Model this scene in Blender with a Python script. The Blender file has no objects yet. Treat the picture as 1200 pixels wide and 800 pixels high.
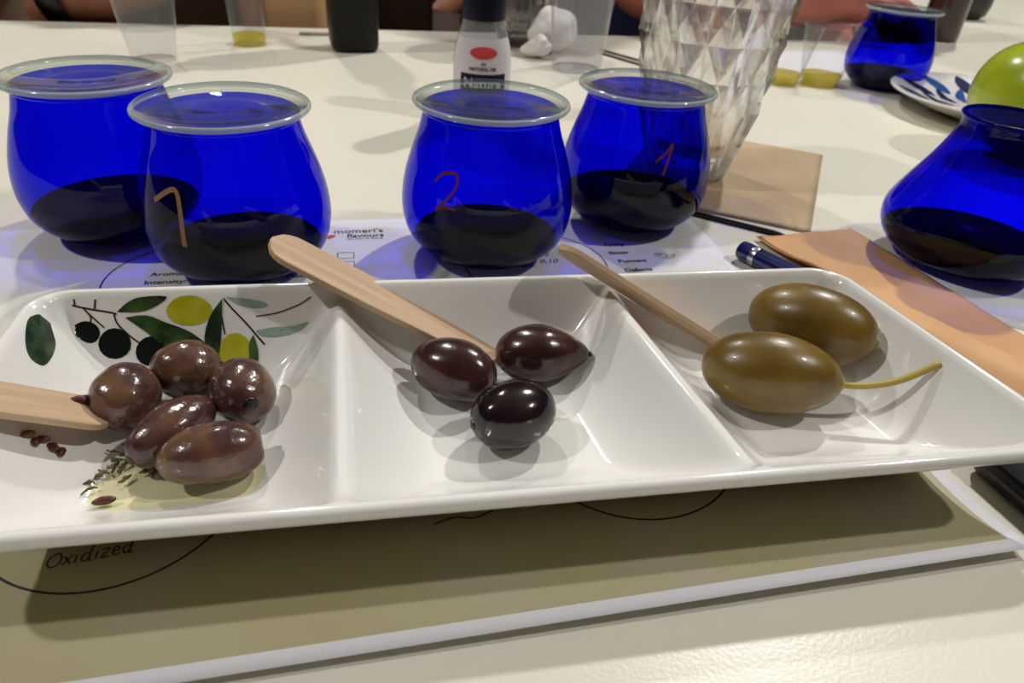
import bpy, bmesh, math, random
from mathutils import Vector, Matrix
random.seed(7)
R = math.radians
TZ = 0.74                                   # height of the table top above the floor
scene = bpy.context.scene
COL = scene.collection

# ------------------------------------------------------------------ camera
TH, RO = R(33.37), R(4.21)
cd = bpy.data.cameras.new('camera'); cam = bpy.data.objects.new('camera', cd); COL.objects.link(cam)
cd.sensor_fit = 'HORIZONTAL'; cd.sensor_width = 36.0; cd.lens = 837 / 1200 * 36
cd.clip_start = 0.005; cd.clip_end = 50
fw = Vector((0, math.cos(TH), -math.sin(TH))); up0 = Vector((0, math.sin(TH), math.cos(TH))); rt0 = Vector((1, 0, 0))
rt = math.cos(RO) * rt0 + math.sin(RO) * up0
up = -math.sin(RO) * rt0 + math.cos(RO) * up0
m = Matrix((rt, up, -fw)).transposed().to_4x4(); m.translation = (0, 0, 0.134 + TZ)
cam.matrix_world = m
cd.dof.use_dof = True; cd.dof.focus_distance = 0.20; cd.dof.aperture_fstop = 24
scene.camera = cam

# ------------------------------------------------------------------ world, exposure
w = bpy.data.worlds.new('world'); scene.world = w; w.use_nodes = True
w.node_tree.nodes['Background'].inputs[0].default_value = (1, .95, .88, 1)
w.node_tree.nodes['Background'].inputs[1].default_value = 0.0
vs = scene.view_settings
vs.view_transform = 'Standard'; vs.look = 'None'; vs.exposure = -0.08; vs.gamma = 1.0; vs.use_curve_mapping = False
scene.cycles.caustics_reflective = False; scene.cycles.caustics_refractive = False
scene.cycles.max_bounces = 12; scene.cycles.transparent_max_bounces = 32
scene.cycles.sample_clamp_indirect = 6

# lamps: (x, y in mm from the camera foot, watts, side); ceiling spots above the picture, built further down
LAMPS = [(-1560, -100, 21, 'left'), (1560, 200, 21, 'right'), (900, 1700, 34, 'back_right'), (-700, 1750, 18, 'back_left')]

# ------------------------------------------------------------------ helpers
def lin(c):
    c = [x / 255 for x in c]
    return tuple(x / 12.92 if x <= .04045 else ((x + .055) / 1.055) ** 2.4 for x in c) + (1,)
def V(x, y, z=0.0): return Vector((x * .001, y * .001, z * .001 + TZ))
def rot(a):
    return math.cos(a), math.sin(a)
PA = R(12.27); PC, PS = rot(PA)
def PLW(a, b): return (a * PC - b * PS, a * PS + b * PC)             # plate frame to the room, mm
TA = R(14.3); TC, TS = rot(TA)
def TBW(a, b): return (a * TC - b * TS, a * TS + b * TC)             # table frame to the room, mm

def mesh(name, verts, faces, mm=True, smooth=True):
    me = bpy.data.meshes.new(name)
    k = .001 if mm else 1
    me.from_pydata([(v[0] * k, v[1] * k, v[2] * k) for v in verts], [], faces)
    bm = bmesh.new(); bm.from_mesh(me)
    bmesh.ops.recalc_face_normals(bm, faces=bm.faces); bm.to_mesh(me); bm.free()
    me.update()
    if smooth:
        for p in me.polygons: p.use_smooth = True
    return me
def tag(o, label=None, cat=None, group=None, kind=None):
    if label: o['label'] = label
    if cat: o['category'] = cat
    if group: o['group'] = group
    if kind: o['kind'] = kind
    return o
def link(name, me, mat=None, parent=None, loc=None, rz=0.0):
    o = bpy.data.objects.new(name, me); COL.objects.link(o)
    if mat: 
        if me.materials: me.materials[0] = mat
        else: me.materials.append(mat)
    if parent: o.parent = parent
    if loc is not None: o.location = loc
    o.rotation_euler = (0, 0, rz)
    return o
def empty(name, loc, rz=0.0):
    o = bpy.data.objects.new(name, None); COL.objects.link(o); o.location = loc; o.rotation_euler = (0, 0, rz)
    o.empty_display_size = .01
    return o
def sharp(o, deg=40):
    me = o.data
    bm = bmesh.new(); bm.from_mesh(me)
    for e in bm.edges:
        e.smooth = not (len(e.link_faces) == 2 and e.calc_face_angle(0) > R(deg))
    bm.to_mesh(me); bm.free()
    return o
def lathe(prof, n=48, cap0=True, cap1=True):
    """prof: list of (r, z)"""
    vs_, fs = [], []
    for r, z in prof:
        for i in range(n):
            t = 2 * math.pi * i / n
            vs_.append((r * math.cos(t), r * math.sin(t), z))
    for k in range(len(prof) - 1):
        for i in range(n):
            j = (i + 1) % n
            fs.append((k * n + i, k * n + j, (k + 1) * n + j, (k + 1) * n + i))
    if cap0: fs.append(tuple(reversed(range(n))))
    if cap1: fs.append(tuple(range((len(prof) - 1) * n, len(prof) * n)))
    return vs_, fs
def box(x0, x1, y0, y1, z0, z1):
    v = [(x, y, z) for z in (z0, z1) for y in (y0, y1) for x in (x0, x1)]
    f = [(0, 2, 3, 1), (4, 5, 7, 6), (0, 1, 5, 4), (2, 6, 7, 3), (0, 4, 6, 2), (1, 3, 7, 5)]
    return v, f
def bbox(x0, x1, y0, y1, z0, z1, bev=2.0, seg=3):
    v, f = box(x0, x1, y0, y1, z0, z1)
    bm = bmesh.new(); vv = [bm.verts.new(p) for p in v]
    for q in f: bm.faces.new([vv[i] for i in q])
    bmesh.ops.bevel(bm, geom=list(bm.edges), offset=bev, segments=seg, profile=.5, affect='EDGES')
    bm.verts.index_update()
    vs_ = [tuple(p.co) for p in bm.verts]; fs = [tuple(p.index for p in q.verts) for q in bm.faces]
    bm.free(); return vs_, fs
def tube(path, rad, n=10):
    """round tube along a list of points; rad a number or a list"""
    P = [Vector(p) for p in path]; vs_, fs = [], []
    up_ = Vector((0, 0, 1))
    for k, p in enumerate(P):
        t = (P[min(k + 1, len(P) - 1)] - P[max(k - 1, 0)]).normalized()
        s = t.cross(up_)
        if s.length < 1e-4: s = t.cross(Vector((0, 1, 0)))
        s.normalize(); q = s.cross(t)
        r = rad[k] if isinstance(rad, (list, tuple)) else rad
        for i in range(n):
            a = 2 * math.pi * i / n
            vs_.append(tuple(p + s * math.cos(a) * r + q * math.sin(a) * r))
    for k in range(len(P) - 1):
        for i in range(n):
            j = (i + 1) % n
            fs.append((k * n + i, k * n + j, (k + 1) * n + j, (k + 1) * n + i))
    fs.append(tuple(reversed(range(n)))); fs.append(tuple(range((len(P) - 1) * n, len(P) * n)))
    return vs_, fs
def ribbon(pts, wd, zf=None):
    """flat ribbon on top of z = zf(x, y); pts 2D"""
    P = [Vector((p[0], p[1])) for p in pts]; vs_, fs = [], []
    for k, p in enumerate(P):
        t = (P[min(k + 1, len(P) - 1)] - P[max(k - 1, 0)]).normalized(); s = Vector((-t.y, t.x)) * wd / 2
        for q in (p + s, p - s): vs_.append((q.x, q.y, zf(q.x, q.y) if zf else 0))
    for k in range(len(P) - 1): fs.append((2 * k, 2 * k + 1, 2 * k + 3, 2 * k + 2))
    return vs_, fs
def dens(pts, n=6):
    out = []
    for k in range(len(pts) - 1):
        for i in range(n):
            t = i / n; out.append(tuple(pts[k][j] * (1 - t) + pts[k + 1][j] * t for j in range(len(pts[k]))))
    out.append(tuple(pts[-1])); return out
def spline(pts, n=6):
    out = []
    for k in range(len(pts) - 1):
        p0 = Vector(pts[max(k - 1, 0)]); p1 = Vector(pts[k]); p2 = Vector(pts[k + 1]); p3 = Vector(pts[min(k + 2, len(pts) - 1)])
        for i in range(n):
            t = i / n
            out.append(tuple(.5 * (2 * p1 + (p2 - p0) * t + (2 * p0 - 5 * p1 + 4 * p2 - p3) * t * t + (3 * p1 - p0 - 3 * p2 + p3) * t ** 3)))
    out.append(tuple(pts[-1])); return out

# ------------------------------------------------------------------ materials
class NT:
    def __init__(s, name):
        s.m = bpy.data.materials.new(name); s.m.use_nodes = True; s.t = s.m.node_tree; s.t.nodes.clear()
        s.out = s.n('ShaderNodeOutputMaterial')
    def n(s, kind, **kw):
        nd = s.t.nodes.new(kind)
        for k, v in kw.items():
            if k in nd.inputs: nd.inputs[k].default_value = v
            else: setattr(nd, k, v)
        return nd
    def l(s, a, b): s.t.links.new(a, b)
def pbr(name, col, rough=.5, metal=0.0, coat=0.0, col2=None, scale=8.0, detail=4.0, stretch=(1, 1, 1), bump=0.0, bscale=60.0, sss=0.0, spec=.5, lo=.35, hi=.65):
    t = NT(name); b = t.n('ShaderNodeBsdfPrincipled'); t.l(b.outputs[0], t.out.inputs[0])
    b.inputs['Base Color'].default_value = lin(col); b.inputs['Roughness'].default_value = rough
    b.inputs['Metallic'].default_value = metal; b.inputs['Coat Weight'].default_value = coat; b.inputs['Coat Roughness'].default_value = .06
    b.inputs['Specular IOR Level'].default_value = spec
    if sss:
        b.inputs['Subsurface Weight'].default_value = sss; b.inputs['Subsurface Radius'].default_value = (.004, .002, .001); b.inputs['Subsurface Scale'].default_value = 1
    if col2 or bump:
        co = t.n('ShaderNodeTexCoord'); mp = t.n('ShaderNodeMapping'); mp.inputs['Scale'].default_value = stretch
        t.l(co.outputs['Object'], mp.inputs[0])
    if col2:
        nz = t.n('ShaderNodeTexNoise'); nz.inputs['Scale'].default_value = scale; nz.inputs['Detail'].default_value = detail
        t.l(mp.outputs[0], nz.inputs['Vector'])
        rp = t.n('ShaderNodeValToRGB'); rp.color_ramp.elements[0].position = lo; rp.color_ramp.elements[1].position = hi
        rp.color_ramp.elements[0].color = lin(col); rp.color_ramp.elements[1].color = lin(col2)
        t.l(nz.outputs[0], rp.inputs[0]); t.l(rp.outputs[0], b.inputs['Base Color'])
    if bump:
        n2 = t.n('ShaderNodeTexNoise'); n2.inputs['Scale'].default_value = bscale; n2.inputs['Detail'].default_value = 4
        t.l(mp.outputs[0], n2.inputs['Vector'])
        bp = t.n('ShaderNodeBump'); bp.inputs['Strength'].default_value = bump; bp.inputs['Distance'].default_value = .0006
        t.l(n2.outputs[0], bp.inputs['Height']); t.l(bp.outputs[0], b.inputs['Normal'])
    return t.m
def thin(name, col, edge=None, refl=1.0, rough=.01, ior=1.5, haze=0.0, hcol=(220, 230, 228), foggy=False):
    """thin clear wall: tinted see-through + Fresnel mirror, optional milky haze"""
    t = NT(name); tr = t.n('ShaderNodeBsdfTransparent'); gl = t.n('ShaderNodeBsdfGlossy'); gl.inputs['Roughness'].default_value = rough
    tr.inputs[0].default_value = (*col, 1)
    if edge:
        lw = t.n('ShaderNodeLayerWeight'); lw.inputs[0].default_value = .35
        mx = t.n('ShaderNodeMix', data_type='RGBA'); mx.inputs[6].default_value = (*col, 1); mx.inputs[7].default_value = (*edge, 1)
        t.l(lw.outputs['Facing'], mx.inputs[0]); t.l(mx.outputs[2], tr.inputs[0])
    # Schlick reflectance, the same on both faces of the wall
    f0 = ((ior - 1) / (ior + 1)) ** 2
    lf = t.n('ShaderNodeLayerWeight'); lf.inputs[0].default_value = .5
    pw = t.n('ShaderNodeMath', operation='POWER'); pw.inputs[1].default_value = 5; t.l(lf.outputs['Facing'], pw.inputs[0])
    mu = t.n('ShaderNodeMath', operation='MULTIPLY_ADD'); mu.inputs[1].default_value = (1 - f0) * min(1, refl); mu.inputs[2].default_value = f0 * refl; t.l(pw.outputs[0], mu.inputs[0])
    base = tr
    if haze:
        df = t.n('ShaderNodeBsdfDiffuse'); df.inputs[0].default_value = lin(hcol)
        m0 = t.n('ShaderNodeMixShader'); m0.inputs[0].default_value = haze
        if foggy:                                           # blotchy condensation
            co = t.n('ShaderNodeTexCoord'); nz = t.n('ShaderNodeTexNoise'); nz.inputs['Scale'].default_value = 70; nz.inputs['Detail'].default_value = 3
            oi = t.n('ShaderNodeObjectInfo'); ad = t.n('ShaderNodeVectorMath', operation='ADD'); t.l(co.outputs['Object'], ad.inputs[0]); t.l(oi.outputs['Random'], ad.inputs[1]); t.l(ad.outputs[0], nz.inputs['Vector'])
            mr = t.n('ShaderNodeMapRange'); mr.inputs[1].default_value = .42; mr.inputs[2].default_value = .72; mr.inputs[3].default_value = .02; mr.inputs[4].default_value = haze
            t.l(nz.outputs[0], mr.inputs[0]); t.l(mr.outputs[0], m0.inputs[0])
        t.l(tr.outputs[0], m0.inputs[1]); t.l(df.outputs[0], m0.inputs[2]); base = m0
    ms = t.n('ShaderNodeMixShader'); t.l(mu.outputs[0], ms.inputs[0]); t.l(base.outputs[0], ms.inputs[1]); t.l(gl.outputs[0], ms.inputs[2])
    t.l(ms.outputs[0], t.out.inputs[0]); return t.m
def solid_glass(name, col=(1, 1, 1), rough=0.0, ior=1.5, see=.35):
    t = NT(name); g = t.n('ShaderNodeBsdfGlass'); g.inputs['Color'].default_value = (*col, 1); g.inputs['Roughness'].default_value = rough; g.inputs['IOR'].default_value = ior
    tr = t.n('ShaderNodeBsdfTransparent'); tr.inputs[0].default_value = (*col, 1)
    ms = t.n('ShaderNodeMixShader'); ms.inputs[0].default_value = see
    t.l(g.outputs[0], ms.inputs[1]); t.l(tr.outputs[0], ms.inputs[2]); t.l(ms.outputs[0], t.out.inputs[0]); return t.m

M = {}
M['table'] = pbr('cream_laminate', (228, 224, 210), .33, col2=(221, 216, 201), scale=5, bump=.12, bscale=900)
M['table_edge'] = pbr('table_edge', (150, 140, 122), .45)
M['metal'] = pbr('grey_metal', (120, 120, 120), .35, metal=.9)
M['porcelain'] = pbr('white_porcelain', (232, 230, 226), .10, coat=.6)
M['blue'] = thin('cobalt_glass', (.03, .028, 1.0), edge=(.03, .02, .72), refl=.75)
M['blue_base'] = thin('cobalt_glass_base', (.03, .025, .6), refl=.6)
M['oil'] = thin('dark_oil', (.55, .45, .16), refl=.4, ior=1.3)
M['lid'] = thin('clear_lid_glass', (.97, .985, .975), refl=1.0, haze=.03)
M['lid_edge'] = thin('green_glass_edge', (.70, .80, .77), refl=1.3, rough=.12, haze=.4, hcol=(222, 236, 230))
M['crystal'] = solid_glass('cut_crystal', (.98, .98, .97), see=.3)
M['plastic'] = thin('clear_plastic', (.93, .93, .94), refl=1.2, haze=.05, rough=.05)
M['plastic_foggy'] = thin('foggy_plastic', (.88, .88, .9), refl=1.2, haze=.16, rough=.08, hcol=(225, 225, 232))
M['yoil'] = thin('yellow_oil', (.95, .90, .10), refl=1.0, ior=1.45, haze=.35, hcol=(228, 214, 40))
M['film'] = thin('oil_film', (.985, .965, .78), refl=1.0, ior=1.45)
M['wood'] = pbr('birch_wood', (198, 170, 140), .65, col2=(180, 150, 120), scale=60, stretch=(.35, 6, 6), bump=.25, bscale=120)
M['paper'] = pbr('white_paper', (226, 225, 230), .7)
M['kraft'] = pbr('kraft_paper', (184, 160, 128), .75, col2=(168, 143, 112), scale=25, bump=.5, bscale=70)
M['kraft2'] = pbr('tan_kraft_paper', (208, 162, 116), .75, col2=(194, 147, 102), scale=25, bump=.5, bscale=70)
M['ink'] = pbr('black_ink', (28, 26, 30), .6)
M['inkpen'] = pbr('pen_ink', (70, 66, 62), .6)
M['redink'] = pbr('red_ink', (205, 62, 58), .6)
M['black'] = pbr('black_plastic', (18, 18, 20), .3)
M['navy'] = pbr('navy_plastic', (12, 13, 30), .45, spec=.2)
M['pen'] = pbr('pen_barrel', (20, 26, 84), .2, coat=.5)
M['silver'] = pbr('silver', (190, 192, 200), .25, metal=1)
M['dbottle'] = pbr('dark_bottle_glass', (15, 16, 12), .4, spec=.25)
M['brown_bottle'] = pbr('dark_brown_glass', (52, 32, 28), .2, coat=.4)
M['tissue'] = pbr('white_tissue', (232, 228, 226), .9, bump=.5, bscale=80)
M['apple'] = pbr('green_apple', (152, 170, 24), .25, coat=.5, col2=(176, 188, 48), scale=18)
M['decal_leaf'] = pbr('printed_leaf', (28, 44, 30), .12, coat=.6, col2=(74, 106, 50), scale=110, lo=.42, hi=.72)
M['decal_pale'] = pbr('printed_pale_leaf', (150, 172, 158), .12, coat=.6)
M['decal_black'] = pbr('printed_black_olive', (18, 24, 24), .1, coat=.8)
M['decal_gold'] = pbr('printed_yellow_olive', (172, 168, 24), .12, coat=.7, col2=(190, 186, 60), scale=150)
M['decal_twig'] = pbr('printed_twig', (62, 48, 44), .15, coat=.5)
M['gold_mark'] = pbr('gold_marker', (150, 108, 66), .5)  # matt gold paint of the hand-drawn numeral
M['red_mark'] = pbr('red_marker', (104, 26, 52), .5)
def olive_mat(name, c1, c2, c3, rough, bump, scale=90, coat=.5):
    t = NT(name); b = t.n('ShaderNodeBsdfPrincipled'); t.l(b.outputs[0], t.out.inputs[0])
    b.inputs['Roughness'].default_value = rough; b.inputs['Coat Weight'].default_value = coat; b.inputs['Coat Roughness'].default_value = .08
    co = t.n('ShaderNodeTexCoord'); nz = t.n('ShaderNodeTexNoise'); nz.inputs['Scale'].default_value = scale; nz.inputs['Detail'].default_value = 5
    oi = t.n('ShaderNodeObjectInfo'); ad = t.n('ShaderNodeVectorMath', operation='ADD')
    t.l(co.outputs['Object'], ad.inputs[0]); t.l(oi.outputs['Random'], ad.inputs[1]); t.l(ad.outputs[0], nz.inputs['Vector'])
    rp = t.n('ShaderNodeValToRGB'); e = rp.color_ramp.elements
    e[0].position = .3; e[0].color = lin(c1); e[1].position = .72; e[1].color = lin(c3); k = e.new(.5); k.color = lin(c2)
    t.l(nz.outputs[0], rp.inputs[0]); t.l(rp.outputs[0], b.inputs['Base Color'])
    n2 = t.n('ShaderNodeTexNoise'); n2.inputs['Scale'].default_value = 260; n2.inputs['Detail'].default_value = 3
    t.l(ad.outputs[0], n2.inputs['Vector'])
    bp = t.n('ShaderNodeBump'); bp.inputs['Strength'].default_value = bump; bp.inputs['Distance'].default_value = .0008
    t.l(n2.outputs[0], bp.inputs['Height']); t.l(bp.outputs[0], b.inputs['Normal']); t.l(bp.outputs[0], b.inputs['Coat Normal'])
    return t.m
M['ol_purple'] = olive_mat('purple_brown_olive', (56, 32, 34), (82, 53, 47), (108, 82, 54), .22, .5)
M['ol_dark'] = olive_mat('maroon_olive', (42, 20, 20), (54, 28, 26), (70, 40, 34), .22, .18, coat=.3)
M['ol_black'] = olive_mat('black_olive', (20, 12, 16), (28, 17, 20), (40, 24, 26), .15, .1, coat=.2)
M['ol_green'] = olive_mat('green_olive', (88, 66, 16), (106, 82, 24), (124, 98, 40), .34, .14, 60, coat=.15)
M['stem'] = pbr('olive_stem', (164, 144, 62), .5)
M['herb'] = pbr('dried_herb', (70, 60, 28), .6, col2=(104, 92, 40), scale=400)
M['seed'] = pbr('reddish_seed', (78, 34, 26), .4)
M['skin'] = pbr('skin', (164, 108, 84), .5, col2=(154, 98, 76), scale=30, sss=.05)
M['skin_pink'] = pbr('skin_pink', (176, 104, 92), .5, col2=(164, 92, 82), scale=30, sss=.05)
M['cream_cloth'] = pbr('cream_cloth', (204, 192, 164), .9, bump=.4, bscale=300)
M['dark_cloth'] = pbr('dark_cloth', (30, 28, 32), .9, bump=.4, bscale=300)
M['navy_cloth'] = pbr('navy_cloth', (26, 38, 78), .85, bump=.4, bscale=300)
M['brown_cloth'] = pbr('brown_cloth', (64, 46, 38), .9)
M['hair'] = pbr('dark_hair', (40, 28, 22), .6)
M['tan_leather'] = pbr('tan_leather', (196, 158, 112), .6, col2=(186, 146, 100), scale=20)
M['rust_leather'] = pbr('rust_leather', (142, 78, 42), .6)
M['dark_wood'] = pbr('dark_wood', (70, 50, 38), .5, col2=(56, 40, 30), scale=8, stretch=(1, 8, 8))
M['floor'] = pbr('brown_floor', (92, 80, 58), .5, col2=(80, 68, 50), scale=4)
M['wall'] = pbr('olive_wall', (118, 108, 82), .9, col2=(112, 102, 76), scale=3)
M['ceiling'] = pbr('white_ceiling', (228, 224, 216), .9)
M['screen'] = pbr('dark_screen', (8, 9, 9), .5, spec=.2)

# ------------------------------------------------------------------ room
def slab(name, x0, x1, y0, y1, z0, z1, mat):
    v, f = box(x0, x1, y0, y1, z0, z1); o = link(name, mesh(name, v, f, mm=False, smooth=False), mat); o['kind'] = 'structure'; return o
X0, X1, Y0, Y1, ZC = -3.6, 3.6, -3.0, 5.2, 2.75
slab('floor', X0, X1, Y0, Y1, -.1, 0, M['floor'])
slab('ceiling', X0, X1, Y0, Y1, ZC, ZC + .1, M['ceiling'])
slab('wall_left', X0 - .1, X0, Y0, Y1, 0, ZC, M['wall'])
slab('wall_right', X1, X1 + .1, Y0, Y1, 0, ZC, M['wall'])
slab('wall_back', X0, X1, Y1, Y1 + .1, 0, ZC, M['wall'])
slab('wall_front', X0, X1, Y0 - .1, Y0, 0, ZC, M['wall'])
for nm, a in (('baseboard_back', (X0, X1, Y1 - .015, Y1, 0, .1)), ('baseboard_left', (X0, X0 + .015, Y0, Y1 - .015, 0, .1)), ('baseboard_right', (X1 - .015, X1, Y0, Y1 - .015, 0, .1))):
    slab(nm, *a, M['dark_wood'])
M['bulb'] = pbr('frosted_bulb', (235, 232, 224), .4)
for i, (x, y, wt, side) in enumerate(LAMPS):
    r = empty('ceiling_spotlight', (x * .001, y * .001, ZC))
    tag(r, 'black cylindrical ceiling spotlight aimed at the tasting table', 'lamp', 'ceiling spotlights')
    v, f = lathe([(30, 0), (30, -8), (12, -8), (12, -30), (48, -34), (52, -44), (52, -130), (47, -130), (47, -112)], 32, True, False)
    link('housing', mesh('housing', v, f), M['black'], r)
    v, f = lathe([(46, -114), (46, -112)], 32); link('bulb', mesh('bulb', v, f), M['bulb'], r)
    ln_ = 'ceiling_spot_' + side + '_offscreen'; ld = bpy.data.lights.new(ln_, 'AREA'); ld.shape = 'DISK'; ld.size = .085; ld.energy = wt; ld.color = (1, .98, .94)
    lo = bpy.data.objects.new(ln_, ld); COL.objects.link(lo); lo.parent = r
    lo.location = (0, 0, -.134)
    d = V(30, 300, 0) - (r.location + lo.location); lo.rotation_euler = d.to_track_quat('-Z', 'Y').to_euler()

# ------------------------------------------------------------------ tables
def table(name, a0, a1, b0, b1, label):
    cx, cy = TBW((a0 + a1) / 2, (b0 + b1) / 2)
    r = empty(name, (cx * .001, cy * .001, 0), TA); tag(r, label, 'table')
    hx, hy = (a1 - a0) / 2, (b1 - b0) / 2
    v, f = bbox(-hx, hx, -hy, hy, 715, 740, 2, 3); link('tabletop', mesh('tabletop', v, f, smooth=False), M['table'], r)
    v, f = box(-hx + 60, hx - 60, -hy + 60, hy - 60, 670, 714); link('apron', mesh('apron', v, f, smooth=False), M['table_edge'], r)
    v, f = bbox(-20, 20, -20, 20, 0, 669.5, 3, 2); lm = mesh('table_leg', v, f, smooth=False)
    for sx in (-1, 1):
        for sy in (-1, 1):
            link('leg', lm, M['metal'], r, (sx * (hx - 90) * .001, sy * (hy - 90) * .001, 0))
    return r
table('dining_table', -950, 1250, -60, 737, 'long cream laminate table carrying the tasting glasses and the olive plate')
table('side_table', 650, 1700, 740, 1500, 'second cream table pushed against the long one, holding a brown bottle')

# ------------------------------------------------------------------ printed sheets
def paper_z(x, y):
    f = max(0.0, -y - 84) / 21
    return .25 + 2.6 * f * f * (.55 + .45 * max(0, min(1, (x + 120) / 220))) 
MAT_A = R(14.47); MAT_C = (-39.5, 192.3)
MAT_F = 109.5                               # front half depth of the sheet
def paper_mesh(name, hx, hy, zf, nx=60, ny=44, th=.18, hf=None):
    vs_, fs = [], []
    for k in range(2):
        for j in range(ny + 1):
            for i in range(nx + 1):
                x = -hx + 2 * hx * i / nx; y = -(hf or hy) + ((hf or hy) + hy) * j / ny
                vs_.append((x, y, zf(x, y) - k * th))
    N = (nx + 1) * (ny + 1)
    for j in range(ny):
        for i in range(nx):
            a = j * (nx + 1) + i
            fs.append((a, a + 1, a + nx + 2, a + nx + 1)); fs.append((N + a, N + a + nx + 1, N + a + nx + 2, N + a + 1))
    rim = [i for i in range(nx + 1)] + [j * (nx + 1) + nx for j in range(1, ny + 1)] + [ny * (nx + 1) + i for i in range(nx - 1, -1, -1)] + [j * (nx + 1) for j in range(ny - 1, 0, -1)]
    for k in range(len(rim)):
        a, b = rim[k], rim[(k + 1) % len(rim)]; fs.append((a, N + a, N + b, b))
    return mesh(name, vs_, fs)
def print_mat():
    t = NT('printed_mat'); b = t.n('ShaderNodeBsdfPrincipled'); t.l(b.outputs[0], t.out.inputs[0]); b.inputs['Roughness'].default_value = .55
    co = t.n('ShaderNodeTexCoord'); sp = t.n('ShaderNodeSeparateXYZ'); t.l(co.outputs['Object'], sp.inputs[0])
    # printed field: pale olive at the front, fading to white at the back, white margin
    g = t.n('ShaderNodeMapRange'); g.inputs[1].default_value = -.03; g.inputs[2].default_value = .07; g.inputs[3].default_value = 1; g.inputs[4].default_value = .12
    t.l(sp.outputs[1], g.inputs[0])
    ab = t.n('ShaderNodeMath', operation='ABSOLUTE'); t.l(sp.outputs[0], ab.inputs[0])
    mx = t.n('ShaderNodeMath', operation='LESS_THAN'); mx.inputs[1].default_value = .1445; t.l(ab.outputs[0], mx.inputs[0])
    of = t.n('ShaderNodeMath', operation='ADD'); of.inputs[1].default_value = .00225; t.l(sp.outputs[1], of.inputs[0])
    ay = t.n('ShaderNodeMath', operation='ABSOLUTE'); t.l(of.outputs[0], ay.inputs[0])
    my = t.n('ShaderNodeMath', operation='LESS_THAN'); my.inputs[1].default_value = .1030; t.l(ay.outputs[0], my.inputs[0])
    m1 = t.n('ShaderNodeMath', operation='MULTIPLY'); t.l(mx.outputs[0], m1.inputs[0]); t.l(my.outputs[0], m1.inputs[1])
    nz = t.n('ShaderNodeTexNoise'); nz.inputs['Scale'].default_value = 22; nz.inputs['Detail'].default_value = 2; t.l(co.outputs['Object'], nz.inputs['Vector'])
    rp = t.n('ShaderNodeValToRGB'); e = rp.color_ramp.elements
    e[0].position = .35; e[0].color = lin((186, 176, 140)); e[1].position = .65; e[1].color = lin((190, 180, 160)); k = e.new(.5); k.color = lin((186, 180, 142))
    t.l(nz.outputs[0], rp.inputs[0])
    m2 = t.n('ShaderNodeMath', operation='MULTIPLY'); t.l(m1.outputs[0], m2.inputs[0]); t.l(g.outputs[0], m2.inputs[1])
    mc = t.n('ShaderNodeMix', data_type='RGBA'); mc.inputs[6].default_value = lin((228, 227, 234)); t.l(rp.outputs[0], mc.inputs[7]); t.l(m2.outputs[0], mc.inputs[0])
    t.l(mc.outputs[2], b.inputs['Base Color']); return t.m
M['print'] = print_mat()
pm = empty('tasting_mat', V(*MAT_C, 0), MAT_A)
tag(pm, 'printed olive oil tasting sheet with circles lying under the white plate', 'paper')
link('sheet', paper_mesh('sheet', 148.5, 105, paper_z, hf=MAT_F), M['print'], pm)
def on_mat(name, vf, mat, up=.08):
    v, f = vf; v = [(p[0], p[1], paper_z(p[0], p[1]) + up) for p in v]
    return link(name, mesh(name, v, f), mat, pm)
def ring(cx, cy, r, wd): 
    pts = [(cx + r * math.cos(2 * math.pi * i / 96), cy + r * math.sin(2 * math.pi * i / 96)) for i in range(97)]
    return ribbon(pts, wd)
for cx in (-70, 63):
    for cy in (-54, 55.5): on_mat('printed_circle', ring(cx, cy, 29.3, .55), M['ink'])
def text_mesh(name, s, size, bold=0.0, shear=0.0):
    c = bpy.data.curves.new(name, 'FONT'); c.body = s; c.size = size * .001; c.offset = bold * .001; c.shear = shear; c.resolution_u = 3
    c.fill_mode = 'FRONT'
    o = bpy.data.objects.new(name, c); COL.objects.link(o)
    dg = bpy.context.evaluated_depsgraph_get(); dg.update()
    me = bpy.data.meshes.new_from_object(o.evaluated_get(dg)); bpy.data.objects.remove(o); bpy.data.curves.remove(c)
    me.name = name; me.materials.clear(); return me
def write(parent, s, x, y, z, size, mat, name='printed_text', bold=0.02, rz=0, shear=0):
    return link(name, text_mesh(name, s, size, bold, shear), mat, parent, (x * .001, y * .001, z * .001), rz)
Zp = .36
write(pm, "momeri's", -17.5, 91.0, Zp, 5.6, M['ink'], bold=.05)
write(pm, 'flavours', -12.0, 86.6, Zp, 4.9, M['ink'], bold=.09)
write(pm, 'fine olive oil tasting', -12.0, 84.6, Zp, 1.9, M['ink'])
hp = [(-19.5 + 3.0 * (16 * math.sin(t) ** 3) / 16, 88 + 2.6 * (13 * math.cos(t) - 5 * math.cos(2 * t) - 2 * math.cos(3 * t) - math.cos(4 * t)) / 16) for t in [2 * math.pi * i / 30 for i in range(30)]]
on_mat('logo_heart', ([(p[0], p[1], 0) for p in hp], [tuple(range(30))]), M['redink'])
for yy in (70, 62, 54):
    pts = [(-16, yy - 2.6), (-9.6, yy - 2.6), (-9.6, yy + 2.6), (-16, yy + 2.6), (-16, yy - 2.6)]
    on_mat('tick_box', ribbon(dens(pts, 3), .35), M['ink'])
for cx, num in ((-70, '1'), (63, '2')):
    write(pm, num, cx + 6, 69, Zp, 7.5, M['ink'], bold=.15)
    write(pm, 'Aroma:', cx - 14, 59.4, Zp, 4.0, M['ink'], bold=.06); write(pm, 'Intensity:', cx - 15, 53.2, Zp, 4.0, M['ink'], bold=.06)
    for k, s in enumerate(('Fruity', 'Bitter', 'Pungent', 'Defects')):
        write(pm, s, cx + 34 + (0, -.5, 1, 1)[k], 69 - 7.9 * k, Zp, 3.9, M['ink'], bold=.08)
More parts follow.
